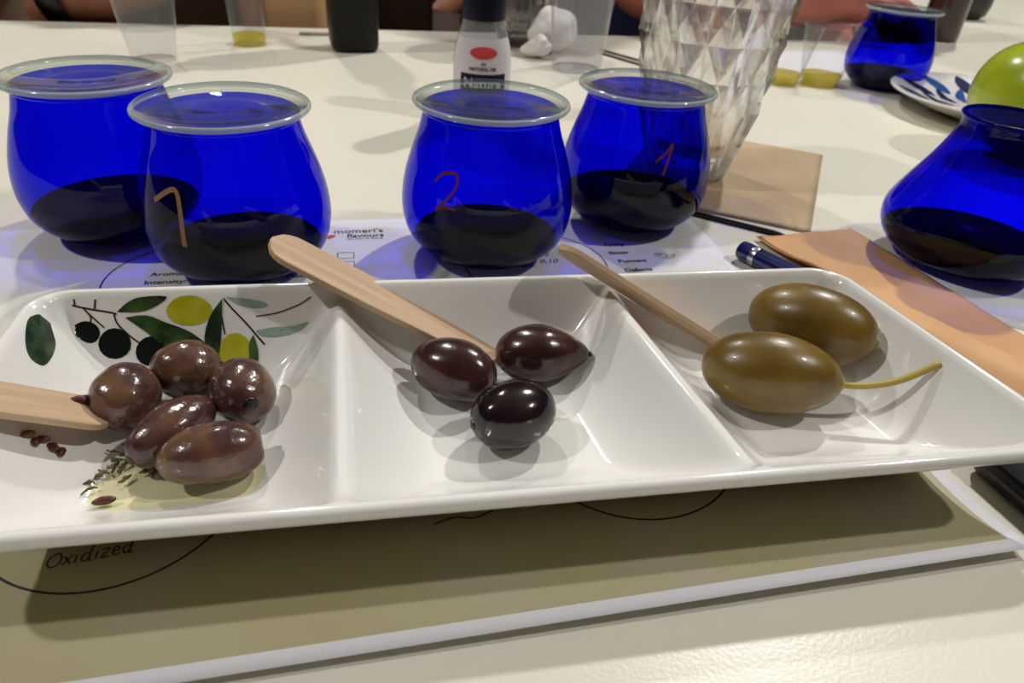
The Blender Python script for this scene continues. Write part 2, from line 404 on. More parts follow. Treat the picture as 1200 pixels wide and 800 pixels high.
for k, (x, y, s) in enumerate(((62, 61.5, 'L,09'), (64.5, 56, '0,10'))): write(pm, s, x, y, Zp, 4.6, M['inkpen'], shear=.3)
def hand(parent, strokes, x, y, sc, mat, rz=0, wd=.45, name='handwriting'):
    V_, F_ = [], []
    c, s = math.cos(rz), math.sin(rz)
    for st in strokes:
        pts = spline([(x + (c * p[0] - s * p[1]) * sc, y + (s * p[0] + c * p[1]) * sc) for p in st], 5)
        v, f = ribbon(pts, wd); n0 = len(V_); V_ += v; F_ += [tuple(i + n0 for i in q) for q in f]
    V_ = [(p[0], p[1], paper_z(p[0], p[1]) + .1) for p in V_]
    return link(name, mesh(name, V_, F_), mat, parent)
OX = [[(.8, 1.4), (.2, 1.1), (0, .5), (.3, 0), (.8, .2), (1, .8), (.8, 1.4)],
      [(1.2, .9), (1.7, 0)], [(1.8, .95), (1.1, 0)], [(2.1, .85), (2.0, 0)], [(2.15, 1.2), (2.2, 1.25)],
      [(3.1, .7), (2.7, .8), (2.45, .3), (2.7, 0), (3.0, .3)], [(3.25, 1.6), (3.0, .1), (3.2, 0)],
      [(3.6, .85), (3.5, 0)], [(3.65, 1.2), (3.7, 1.25)],
      [(3.9, .85), (4.5, .85), (3.9, .05), (4.5, .05)], [(4.75, .45), (5.2, .55), (5.1, .9), (4.8, .7), (4.75, .2), (5.0, 0), (5.3, .15)],
      [(6.1, .7), (5.7, .8), (5.5, .3), (5.7, 0), (6.05, .3)], [(6.3, 1.7), (6.0, .1), (6.25, 0)]]
hand(pm, OX, -80, -75.5, 2.75, M['inkpen'], .12)
hand(pm, [[(0, 1), (.6, 1.5), (1, .9), (.5, .5), (.2, .9), (1.2, 1.3), (1.9, .8), (1.4, .2), (2.2, .4), (3, .9), (2.6, .1), (1.6, -.3), (.8, .1)]], 116, 56, 3.0, M['inkpen'], 0, .35)
hand(pm, [[(0, 0), (1.2, .3), (2.2, .1), (3.4, .5)]], 5, -76, 4.5, M['inkpen'], 0, .5)
# faint pink and blue-grey blots of colour printed inside a circle
M['pinkblot'] = pbr('pink_print', (206, 158, 140), .55); M['greyblot'] = pbr('grey_blue_print', (170, 176, 172), .55)
for nm, cx, cy, rx, ry, mt in (('printed_blot', -62, -66, 8.5, 5, 'pinkblot'), ('printed_blot', -84, -67, 5, 3, 'greyblot')):
    on_mat(nm, ([(cx + rx * math.cos(i * .3927) * (1 + .12 * math.sin(i * 2.1)), cy + ry * math.sin(i * .3927), 0) for i in range(16)], [tuple(range(16))]), M[mt], .05)

sh = link('paper_sheet', paper_mesh('paper_sheet', 148.5, 105, lambda x, y: .25, 6, 6), M['paper'], None, V(332, 270, 0), R(-34))
tag(sh, 'white sheet under the uncovered blue glass', 'paper')
sh = link('paper_sheet', paper_mesh('paper_sheet', 66, 46, lambda x, y: .25, 6, 6), M['paper'], None, V(*TBW(432, 634), 0), TA + R(4))
tag(sh, 'small white sheet lying behind the two oil sample cups', 'paper')

# ------------------------------------------------------------------ the three-part olive plate
BF, BB, BM = 103.0, 191.6, 147.0
FLOOR, RIM, RIDGE = 6.0, 28.0, 25.0
def bounds(b):
    t = BM - b
    return (-93.0, -11.0 + .03 * t, 76.0 + .13 * t, 157.0 + .15 * t)
def H(a, b):
    """height of the plate's upper surface"""
    A = bounds(b); k = 0 if a < A[1] else (1 if a < A[2] else 2)
    def wall(d, wd, top):
        x = max(0.0, min(1.0, d / wd)); return top * (1 - x) ** 1.5
    o, rg = RIM - FLOOR, RIDGE - FLOOR
    rd = lambda d: math.sqrt(d * d + 2.0) - 1.414
    l = wall(a - A[0], 24, o) if k == 0 else wall(rd(a - A[k]), 22, rg)
    r = wall(A[3] - a, 19, o) if k == 2 else wall(rd(A[k + 1] - a), 22, rg)
    f = wall(b - BF, 28, o); bk = wall(BB - b, 16, o)
    return FLOOR + min(sum(max(v, 0) ** 8 for v in (l, r, f, bk)) ** .125, o)
AC, BC = 32.0, 146.5                                    # plate origin in its frame
PLATE_LOC = V(*PLW(AC, BC), .3)
def build_plate():
    NA, NB = 168, 64
    vs_, fs = [], []
    def corner(a, b):
        A = bounds(b); Rr = 9.0
        sx = -1 if a < (A[0] + A[3]) / 2 else 1; sy = -1 if b < BM else 1
        ex = (A[0] if sx < 0 else A[3]); ey = BF if sy < 0 else BB
        u = 1 - abs(ex - a) / Rr; v = 1 - abs(ey - b) / Rr
        if u > 0 and v > 0:
            k = max(u, v) / math.hypot(u, v)
            a = ex - sx * Rr * (1 - u * k); b = ey - sy * Rr * (1 - v * k)
        return a, b
    for j in range(NB + 1):
        tb = j / NB; tb = tb + .06 * math.sin(2 * math.pi * tb) * -1
        b = BF + (BB - BF) * tb
        A = bounds(b)
        for i in range(NA + 1):
            s = 3 * i / NA; k = min(2, int(s)); a = A[k] + (A[k + 1] - A[k]) * (s - k)
            z = H(a, b); a2, b2 = corner(a, b)
            vs_.append((a2 - AC, b2 - BC, z - .3))
    W_ = NA + 1
    for j in range(NB):
        for i in range(NA):
            q = j * W_ + i; fs.append((q, q + 1, q + W_ + 1, q + W_))
    rim = [i for i in range(W_)] + [j * W_ + NA for j in range(1, NB + 1)] + [NB * W_ + i for i in range(NA - 1, -1, -1)] + [j * W_ for j in range(NB - 1, 0, -1)]
    n = len(rim); ring0 = [Vector(vs_[i]) for i in rim]
    nrm = []
    for k in range(n):
        t = ring0[(k + 1) % n] - ring0[k - 1]; nrm.append(Vector((t.y, -t.x, 0)).normalized())
    for _ in range(3): nrm = [(nrm[k - 1] + nrm[k] * 2 + nrm[(k + 1) % n]).normalized() for k in range(n)]
    prev = rim
    # outwards offset, height under the rim
    xs = [p.x for p in ring0]; x0_, x1_ = min(xs), max(xs); y0_, y1_ = BF - BC, BB - BC
    for off, dz in ((.9, .35), (1.9, .1), (2.6, -.7), (2.8, -1.8), (2.3, -2.9), (1.2, -3.8), (-.6, -5.0), (-3, -7.6), (-9, -13.8), (-16, -20.2), (-21, -25), (-24, -27.2), (-27, -27.7), (-31, -27.4), (-35, -26)):
        cur = []
        for k in range(n):
            p = ring0[k] + nrm[k] * max(off, -.6)
            if off < -.6:                                   # slope in under the dish: steeper at the back than in front
                d = -off - .6; q = ring0[k]
                fx = (q.x - x0_) / (x1_ - x0_); fy = (q.y - y0_) / (y1_ - y0_)
                p = p + Vector((.65 * d * (1 - 2 * fx), d * (1 - fy) - .55 * d * fy, 0))
            cur.append(len(vs_)); vs_.append((p.x, p.y, RIM - .3 + dz))
        for k in range(n): fs.append((prev[k], prev[(k + 1) % n], cur[(k + 1) % n], cur[k]))
        prev = cur
    fs.append(tuple(prev))
    return mesh('dish', vs_, fs)
plate = empty('divided_plate', PLATE_LOC, PA)
tag(plate, 'white porcelain three-compartment plate of olives with an olive branch print', 'plate')
link('dish', build_plate(), M['porcelain'], plate)
SH = {
 'printed_leaf': [
  [(-90.6, 186.2), (-92.2, 181.0), (-91.6, 175.5), (-90.2, 170.3), (-88.6, 167.7), (-86.6, 168.1), (-86.2, 172.7), (-86.8, 177.9), (-88.3, 181.6), (-89.6, 184.6)],
  [(-73.7, 189.0), (-70.7, 190.2), (-67.2, 190.8), (-60.3, 190.8), (-62.8, 189.7), (-67.5, 188.9)],
  [(-71.6, 188.2), (-66.7, 186.2), (-60.1, 183.4), (-49.1, 181.8), (-48.1, 182.5), (-54.2, 185.7), (-60.9, 187.3), (-66.0, 188.4)],
  [(-45.2, 190.3), (-48.7, 188.1), (-50.7, 185.0), (-50.0, 181.4), (-48.4, 179.3), (-46.7, 182.8), (-45.8, 186.8)],
  [(-37.2, 185.0), (-38.6, 183.3), (-38.3, 180.2), (-36.4, 179.5), (-36.1, 182.4)]],
 'printed_pale_leaf': [
  [(-44.2, 190.5), (-40.7, 190.3), (-34.9, 189.8), (-32.7, 189.2), (-36.1, 188.9), (-40.8, 189.4)],
  [(-36.5, 185.6), (-31.7, 186.0), (-25.5, 186.1), (-21.4, 186.6), (-24.5, 185.3), (-29.3, 184.6), (-34.6, 184.7)]]}
def ell(cx, cy, rx, ry, n=16): return [(cx + rx * math.cos(2 * math.pi * i / n), cy + ry * math.sin(2 * math.pi * i / n)) for i in range(n)]
SH['printed_black_olive'] = [ell(-82.0, 186.2, 3.5, 1.7), ell(-74.8, 184.4, 4.3, 2.4), ell(-65.2, 182.9, 4.2, 2.5)]
SH['printed_yellow_olive'] = [ell(-54.4, 188.8, 6.2, 2.05), ell(-42.4, 182.4, 4.5, 3.0)]
DM = {'printed_leaf': 'decal_leaf', 'printed_pale_leaf': 'decal_pale', 'printed_black_olive': 'decal_black', 'printed_yellow_olive': 'decal_gold'}
def decal(name, outline, mat, lift=.14):
    cx = sum(p[0] for p in outline) / len(outline); cy = sum(p[1] for p in outline) / len(outline)
    o = outline
    if len(o) < 14:
        o = [tuple(p) for p in spline(o + [o[0]], 3)[:-1]]
    n = len(o); vs_, fs = [], []; K = 5
    for k in range(1, K + 1):
        for p in o:
            a = cx + (p[0] - cx) * k / K; b = min(cy + (p[1] - cy) * k / K, BB - .4)
            # lift along the surface normal
            hx = (H(a + .2, b) - H(a - .2, b)) / .4; hy = (H(a, b + .2) - H(a, b - .2)) / .4
            nv = Vector((-hx, -hy, 1)).normalized() * lift
            vs_.append((a + nv.x - AC, b + nv.y - BC, H(a, b) + nv.z - .3))
    vs_.append((cx - AC, cy - BC, H(cx, cy) - .3 + lift * 1.3)); c0 = len(vs_) - 1
    for i in range(n): fs.append((c0, i, (i + 1) % n))
    for k in range(K - 1):
        for i in range(n):
            j = (i + 1) % n; fs.append((k * n + i, k * n + j, (k + 1) * n + j, (k + 1) * n + i))
    return link(name, mesh(name, vs_, fs), M[mat], plate)
for nm, lst in SH.items():
    for k, o in enumerate(lst): decal(nm, o, DM[nm], .14 + .03 * k)
LN = [([(-87.6, 190.2), (-85.1, 190.0), (-80.8, 189.5), (-75.8, 189.0), (-73.8, 188.7)], .5), ([(-84.5, 190.8), (-84.4, 190.0)], .5), ([(-79.0, 190.7), (-79.4, 189.5)], .5),
      ([(-82.3, 189.6), (-80.6, 188.4), (-81.1, 187.5)], .4), ([(-81.3, 189.0), (-77.3, 186.9)], .4), ([(-74.5, 188.7), (-73.8, 187.4), (-71.2, 185.8), (-68.3, 184.4)], .45),
      ([(-44.9, 190.3), (-42.7, 188.9), (-38.8, 186.6), (-34.2, 183.3)], .5), ([(-45.9, 188.6), (-45.4, 186.5), (-45.1, 185.2)], .4), ([(-36.2, 187.7), (-30.2, 188.1), (-24.1, 189.1), (-20.5, 190.1)], .35)]
for pts, wd in LN:
    P = spline(pts, 6)
    vs_ = []
    for k, p in enumerate(P):
        a, b = p; hx = (H(a + .2, b) - H(a - .2, b)) / .4; hy = (H(a, b + .2) - H(a, b - .2)) / .4
        nv = Vector((-hx, -hy, 1)).normalized()
        q0, q1 = P[max(k - 1, 0)], P[min(k + 1, len(P) - 1)]
        t = Vector((q1[0] - q0[0], q1[1] - q0[1], H(*q1) - H(*q0))).normalized()
        s = nv.cross(t) * wd / 2; c = Vector((a, b, H(a, b))) + nv * .12
        for q in (c + s, c - s): vs_.append((q.x - AC, q.y - BC, q.z - .3))
    link('printed_twig', mesh('printed_twig', vs_, [(2 * k, 2 * k + 1, 2 * k + 3, 2 * k + 2) for k in range(len(P) - 1)]), M['decal_twig'], plate)

# ------------------------------------------------------------------ olives
def olive_mesh(name, L, D, tip=0.0, slit=False, lump=.02, n=28, m_=22, seed=0):
    rnd = random.Random(seed); ph = [rnd.uniform(0, 6.28) for _ in range(6)]
    vs_, fs = [], []
    for k in range(m_ + 1):
        ps = math.pi * k / m_; u = -math.cos(ps); r = math.sin(ps) ** .92
        r *= 1 - tip * max(0, u) ** 1.2 * .75
        x = u * (1 + tip * .10 * max(0, u) ** 4)
        for i in range(n):
            t = 2 * math.pi * i / n
            g = 1 + lump * (math.sin(2 * t + ph[0] + 2 * u) + .7 * math.sin(3 * t + ph[1] - 3 * u) + .5 * math.sin(5 * t + ph[2] + 4 * u))
            rr = r * g
            if slit and u > .55:
                d = abs(((t - 1.2 + math.pi) % (2 * math.pi)) - math.pi); rr *= 1 - .35 * math.exp(-(d / .22) ** 2) * min(1, (u - .55) / .25)
            xx = x
            if slit and u > .9: xx = x - .16 * (u - .9) / .1
            vs_.append((xx * L / 2, rr * D / 2 * math.cos(t), rr * D / 2 * math.sin(t)))
    for k in range(m_):
        for i in range(n):
            j = (i + 1) % n; fs.append((k * n + i, k * n + j, (k + 1) * n + j, (k + 1) * n + i))
    me = mesh(name, vs_, fs)
    bm = bmesh.new(); bm.from_mesh(me); bmesh.ops.remove_doubles(bm, verts=bm.verts, dist=1e-6); bm.to_mesh(me); bm.free()
    for p in me.polygons: p.use_smooth = True
    return me
def olive(label, group, mat, a, b, L, D, yaw, pitch=0, tip=0, slit=False, seed=0, base=None, roll=0, lump=.02):
    me = olive_mesh('flesh', L, D, tip, slit, lump, seed=seed)
    e = Matrix.Rotation(R(yaw), 3, 'Z') @ Matrix.Rotation(R(-pitch), 3, 'Y') @ Matrix.Rotation(R(roll), 3, 'X')
    z = -99
    for v in me.vertices:
        p = e @ (v.co * 1000); z = max(z, H(a + p.x, b + p.y) - p.z)
    if base is not None: z = max(z, base)
    x, y = PLW(a, b)
    me.transform(Matrix.Rotation(R(roll), 4, 'X'))
    r = empty('olive', V(x, y, z + .05), 0)
    r.rotation_euler = (Matrix.Rotation(PA + R(yaw), 3, 'Z') @ Matrix.Rotation(R(-pitch), 3, 'Y')).to_euler()
    link('flesh', me, M[mat], r); tag(r, label, 'olive', group)
    return r, z
def nub(r, mm_pos, rad, mat='seed', name='stem_scar', sq=.5):
    v, f = lathe([(rad * math.sin(math.pi * k / 8), rad * sq * -math.cos(math.pi * k / 8)) for k in range(9)], 14, False, False)
    o = link(name, mesh(name, v, f), M[mat], r, (mm_pos[0] * .001, mm_pos[1] * .001, mm_pos[2] * .001)); o.rotation_euler = (0, R(90), 0); return o
GP, GK, GG = 'small purple-brown olives in the decorated compartment', 'dark olives in the middle compartment', 'large green olives in the end compartment'
r, z = olive('purple-brown olive with a dry stalk flake, touching the short stick', GP, 'ol_purple', -66.0, 160, 18.5, 16.5, 93, 12, seed=1, lump=.025)
v, f = tube([(0, 0, 0), (-.4, 3, .8), (-1.2, 7, .6), (-1.5, 9.5, -.3)], [1.4, 1.2, .8, .2], 8); o = link('stalk_flake', mesh('stalk_flake', v, f), M['seed'], r, (-.002, .0068, .002))
nub(r, (-9.0, 0, 0), 1.8)
r, z = olive('shiny purple olive nearest the printed black olives, at the top of the pile', GP, 'ol_purple', -53.5, 171.5, 18.5, 16, 4, 0, seed=2)
nub(r, (9.1, 0, 0), 1.6)
r, z = olive('purple olive with a dark pit hole, leaning on the compartment divider', GP, 'ol_purple', -37.5, 160.5, 20, 16.5, -68, 0, seed=3, lump=.025)
nub(r, (9.6, 0, 2.2), 2.0, 'black', 'pit_hole', .35)
r, z = olive('long brown olive lying across the middle of the purple pile', GP, 'ol_purple', -52.3, 147.0, 24, 14, 48, 6, seed=4, tip=.1)
nub(r, (-11.7, 0, 0), 1.5)
r, z = olive('long brown olive with a split end, lying beside the oil puddle', GP, 'ol_purple', -41, 136.8, 25, 15, 12, 0, seed=5, slit=True)
nub(r, (-12.2, 0, 0), 1.4)
r, z = olive('oval maroon olive touching the tip of the long wooden stick', GK, 'ol_dark', 19.3, 163.5, 25.5, 17.5, -32, 0, seed=6)
nub(r, (12.5, 0, 0), 1.3, 'ol_dark')
r, z = olive('pointed maroon olive with a dark sharp tip', GK, 'ol_dark', 46, 169.5, 27.5, 18, -6, 0, tip=.5, seed=7)
nub(r, (14.6, 0, 0), .9, 'black', 'tip', .8)
r, z = olive('glossy black olive lying in front of the two maroon ones', GK, 'ol_black', 32.8, 142.5, 23.5, 18, 17, 0, seed=8)
nub(r, (-11.6, 0, 0), 1.4, 'ol_black')
r, z = olive('large green olive with a long bent stalk', GG, 'ol_green', 109.4, 150, 39, 24, -21, 0, tip=.12, seed=9, lump=.012)
v, f = tube(spline([(17.5, 0, 0), (22, .4, -.4), (29, 1.8, .2), (37, 4.4, 2.2), (46, 8.4, 6.6)], 5), [2.0, 1.5] + [1.0] * 17 + [.95, 1.1], 10)
link('stalk', mesh('stalk', v, f), M['stem'], r); nub(r, (19.0, 0, 0), 2.6, 'stem', 'stalk_collar', .5)
r, z = olive('large stalkless green olive resting behind the stalked one', GG, 'ol_green', 131.5, 168.5, 38.5, 24.5, -38, 0, seed=10, lump=.012)
nub(r, (19.1, 0, 0), 1.8, 'stem')

# oil puddle and herb crumbs
M['wet'] = thin('wet_film', (.985, .985, .975), refl=1.0, ior=1.4)
def puddle(name, pts, z, label, mat='film'):
    o = [tuple(p) for p in spline(pts + [pts[0]], 5)[:-1]]; n = len(o)
    cx = sum(p[0] for p in o) / n; cy = sum(p[1] for p in o) / n
    vs_, fs = [], []
    prof = ((1.0, 0.0), (.97, .35), (.9, .55), (.6, .65), (.25, .68))
    for s, h in prof:
        for p in o:
            a = cx + (p[0] - cx) * s; b = cy + (p[1] - cy) * s; q = PLW(a, b); vs_.append((q[0], q[1], H(a, b) + .05 + h))
    q = PLW(cx, cy); vs_.append((q[0], q[1], H(cx, cy) + .73)); c0 = len(vs_) - 1
    for k in range(len(prof) - 1):
        for i in range(n): j = (i + 1) % n; fs.append((k * n + i, k * n + j, (k + 1) * n + j, (k + 1) * n + i))
    k = (len(prof) - 1) * n
    for i in range(n): fs.append((k + i, k + (i + 1) % n, c0))
    ox, oy = PLW(cx, cy); oz = FLOOR
    vs_ = [(p[0] - ox, p[1] - oy, p[2] - oz) for p in vs_]
    return tag(link(name, mesh(name, vs_, fs), M[mat], None, V(ox, oy, oz)), label, 'oil')
puddle('oil_puddle', [(-70, 134), (-66, 128), (-56, 126), (-44, 126.5), (-33, 129), (-30, 138), (-37, 146), (-47, 150), (-56, 155), (-62, 151), (-66, 143)], 0, 'thin yellow pool of oil under the purple olives')
puddle('oil_puddle', [(24, 151), (20, 142), (22, 133), (33, 129), (46, 131), (51, 141), (50, 152), (42, 158), (30, 158)], 0, 'clear wet film under the black and maroon olives', 'wet')
def crumb(a, b, L, wd, yaw, mat, label, group, kind='leaf'):
    x, y = PLW(a, b); z = H(a, b) + (.75 if a > -70 else .1) + wd * .45
    if kind == 'leaf':
        q = random.Random(int(a * 31 + b * 17)); j_ = lambda m: q.uniform(-m, m)
        v, f = tube([(-L / 2, j_(.5), 0), (-L / 4, j_(.6), .1 + j_(.1)), (0, j_(.5), .3), (L / 4, j_(.6), .2), (L / 2, j_(.5), .1)], [.2, wd * .35, wd * .6, wd * .4, .15], 6)
    else:
        me = olive_mesh('herb_crumb', L, wd, .2, False, .12, 10, 8, int(a * 7 + b)); return tag(link('seed', me, M[mat], None, V(x, y, z), PA + R(yaw)), label, 'seed', group)
    return tag(link('herb_flake', mesh('herb_flake', v, f), M[mat], None, V(x, y, z), PA + R(yaw)), label, 'herb', group)
GH = 'dried herb flakes in the oil'
rh = random.Random(3)
for a, b in ((-70, 137), (-67.5, 140), (-66, 144), (-64.5, 146), (-63, 142.5), (-61, 147.5), (-62, 137), (-58, 139), (-57, 141), (-55.5, 138.5), (-54.5, 140), (-60, 150), (-67, 147.5), (-56.5, 143), (-69, 134), (-59, 143.5), (-68, 139), (-65.5, 141.5), (-62.5, 145), (-57.5, 140), (-56, 139.6), (-55, 141.5), (-64, 148.5)):
    crumb(a, b, rh.uniform(2.0, 4.6), rh.uniform(.5, 1.2), rh.uniform(-40, 80), 'herb', 'small dried herb flake lying in the oil', GH)
crumb(-64.5, 129.5, 5.2, 2.0, 10, 'seed', 'single reddish-brown seed lying on the front of the oil puddle', None, 'seed')
for i, (a, b, L) in enumerate(((-83.0, 144.5, 3.2), (-80.6, 145.2, 3.2), (-78.6, 144.2, 3.6), (-81.4, 143.4, 2.6), (-77.0, 143.8, 2.8))):
    crumb(a, b, L, 1.9, 20 - 25 * i, 'seed' if i else 'herb', 'tiny dark crumb in the clump under the short wooden stick', 'crumb clump', 'seed')

# ------------------------------------------------------------------ wooden sticks
def stick(label, p0, p1, w0, w1, roll=0, round0=True):
    """p0 free end, p1 tip in the plate (a, b, z); w: width along it"""
    A = Vector((*PLW(p0[0], p0[1]), p0[2])); B = Vector((*PLW(p1[0], p1[1]), p1[2]))
    t = (B - A); L = t.length; t.normalize()
    s = t.cross(Vector((0, 0, 1))).normalized(); n = s.cross(t)
    c, sn = math.cos(R(roll)), math.sin(R(roll)); s, n = s * c + n * sn, n * c - s * sn
    K = 40; out = []
    for k in range(K + 1):
        u = k / K; x = u * L
        wd = w0 + (w1 - w0) * (.5 - .5 * math.cos(math.pi * min(1, max(0, (u - .35) / .5))))
        d = min(x, L - x) ; rr = wd / 2
        if d < rr: wd *= math.sqrt(max(.02, 1 - (1 - d / rr) ** 2))
        out.append((x, wd / 2))
    vs_, fs = [], []
    for x, h in out:
        for (yy, zz) in ((-h, -.75), (-h * .97, -.95), (h * .97, -.95), (h, -.75), (h, .75), (h * .97, .95), (-h * .97, .95), (-h, .75)): vs_.append((x, yy, zz))
    n_ = 8
    for k in range(K):
        for i in range(n_):
            j = (i + 1) % n_; fs.append((k * n_ + i, k * n_ + j, (k + 1) * n_ + j, (k + 1) * n_ + i))
    fs.append(tuple(reversed(range(n_)))); fs.append(tuple(range(K * n_, K * n_ + n_)))
    o = link('wooden_stick', mesh('wooden_stick', vs_, fs, smooth=False), M['wood'])
    mw = Matrix((t, s, n)).transposed().to_4x4(); mw.translation = V(*A); o.matrix_world = mw
    return tag(o, label, 'stick')
stick('long flat wooden stick leaning over the rim beside the gold-marked glass', (-30.5, 195, 41.2), (34, 177.5, 8.5), 14.5, 13, 0)
stick('thin-looking wooden stick propped on the divider beside the green olives', (53.5, 188.5, 40.5), (108, 177.5, 8.6), 10, 10, 38)
stick('short wooden stick leaning over the plate end beside the purple olives', (-112, 134, 45), (-69, 156, 11.5), 14.5, 14, 0)

# ------------------------------------------------------------------ blue tasting glasses and lids
GPROF = [(0, 14), (1.2, 19), (4.5, 25.5), (10.5, 30.8), (18, 33.0), (25, 33.2), (33, 32.0), (42, 29.4), (50, 26.6), (57, 24.8)]
EPROF = [(0, 14), (1.5, 22), (5, 30), (11, 35.0), (17, 36.6), (23, 35.8), (32, 31.5), (42, 26), (52, 21.4), (58, 19.6), (62, 19.8)]
def fine(prof, n=5): return spline([(float(z), float(r)) for z, r in prof], n)
def rad_at(prof, z):
    for (z0, r0), (z1, r1) in zip(prof, prof[1:]):
        if z0 <= z <= z1: return r0 + (r1 - r0) * (z - z0) / (z1 - z0)
    return prof[-1][1]
def glass(x, y, label, prof=GPROF, k=1.01, level=11, mark=None, mm_='red_mark', mw=.55, lidlabel=None, tilt=(0, 0), group=None):
    P = [(z * k, r * k) for z, r in fine(prof)]
    r = empty('tasting_glass', V(x, y, .35 if y < 400 else .05)); tag(r, label, 'glass', 'cobalt blue tasting glasses')
    v, f = lathe([(rr, z) for z, rr in P], 72, False, False); link('bowl', mesh('bowl', v, f), M['blue'], r)
    zt, rt_ = P[-1]
    v, f = lathe([(rt_ + .9 * math.cos(t), zt + .6 + .9 * math.sin(t)) for t in [2 * math.pi * i / 10 for i in range(11)]], 72, False, False); link('rim', mesh('rim', v, f), M['blue'], r)
    v, f = lathe([(13.9 * k, .1), (18.0 * k, 1.6), (17 * k, 3.6)], 48); link('base', mesh('base', v, f), M['blue_base'], r)
    op = [(rr - 1.0, z) for z, rr in P if 3.8 < z < level]
    op = [(max(3, rad_at(P, 3.8) - 1.2), 3.8)] + op + [(rad_at(P, level) - 1.0, level)]
    v, f = lathe(op, 64); o = link('oil', mesh('oil', v, f), M['oil'], r); o['label'] = 'dark oil in the bottom of the glass'; sharp(o)
    if mark:
        for st in mark:
            pts = dens(spline(st, 6), 2); vs_ = []
            for i, (th, z) in enumerate(pts):
                q0, q1 = pts[max(i - 1, 0)], pts[min(i + 1, len(pts) - 1)]
                du = R(q1[0] - q0[0]) * 33; dz = q1[1] - q0[1]; L = math.hypot(du, dz) or 1
                sx, sz = -dz / L * mw, du / L * mw
                for sg in (1, -1):
                    zz = (z + sg * sz); tt = R(th) + sg * sx / 33; rr = rad_at(P, zz * k) + .18
                    vs_.append((rr * math.cos(tt), rr * math.sin(tt), zz * k))
            o = link('painted_number', mesh('painted_number', vs_, [(2 * i, 2 * i + 1, 2 * i + 3, 2 * i + 2) for i in range(len(pts) - 1)]), M[mm_], r)
            o['label'] = 'hand-painted numeral on the glass'
    if lidlabel:
        zl = zt + 1.75
        lr = empty('glass_lid', V(x + tilt[0], y + tilt[1], zl + (.35 if y < 400 else .05))); tag(lr, lidlabel, 'lid', 'clear watch-glass lids')
        top = [(28.5, 2.7)] + [(26.6 * q / 12 + .01, -.9 + 3.6 * (q / 12) ** 2) for q in range(12, -1, -1)]
        bot = [(22.6 * q / 10 + .01, -2.9 + 2.6 * (q / 10) ** 2) for q in range(11)] + [(23.6, .2), (26.6, .3), (28.5, .5)]
        v, f = lathe(bot + list(reversed(top)), 72, False, False); link('disc', mesh('disc', v, f), M['lid'], lr)
        edge = [(28.5, .5), (29.1, .8), (29.45, 1.3), (29.45, 1.9), (29.1, 2.4), (28.5, 2.7)]
        v, f = lathe(edge, 72, False, False); link('edge', mesh('edge', v, f), M['lid_edge'], lr)
    return r
MB = [[(-121.2, 35.7), (-105.5, 40.7), (-101.2, 34.0), (-100.5, 22.3)]]
MC = [[(-124.3, 38.0), (-118.5, 41.3), (-108.5, 41.7), (-108.5, 37.0), (-116.4, 31.0), (-120.7, 28.7)], [(-120.7, 28.7), (-114, 30.2), (-106.4, 30.0)]]
MD = [[(-83.9, 38.3), (-77, 41), (-70.3, 44.7), (-74, 39), (-77.5, 33.0)]]
glass(-164.0, 267.5, 'unnumbered blue tasting glass standing behind the one with the gold numeral', level=11.5, lidlabel='clear glass lid on the unnumbered blue glass behind the gold-marked one')
glass(-104.8, 244.5, 'blue tasting glass marked with a gold 1', k=1.0, level=9, mark=MB, mm_='gold_mark', mw=.85, lidlabel='clear glass lid on the blue glass with gold 1')
glass(-14.1, 271.0, 'blue tasting glass marked with a red 2', k=1.02, level=8.5, mark=MC, lidlabel='clear glass lid on the blue glass with red 2')
glass(49.7, 315.7, 'blue tasting glass marked with a red 1 beside the crystal tumbler', k=1.0, level=12.5, mark=MD, lidlabel='clear glass lid on the red-numbered blue glass beside the crystal tumbler')
glass(293.5, 635, 'small-looking covered blue glass beside the oil sample cups', k=1.0, level=13, lidlabel='clear glass lid on the blue glass beside the oil sample cups')
glass(196, 296, 'uncovered blue tasting glass standing beside the tan kraft napkin', prof=EPROF, k=1.0, level=11)

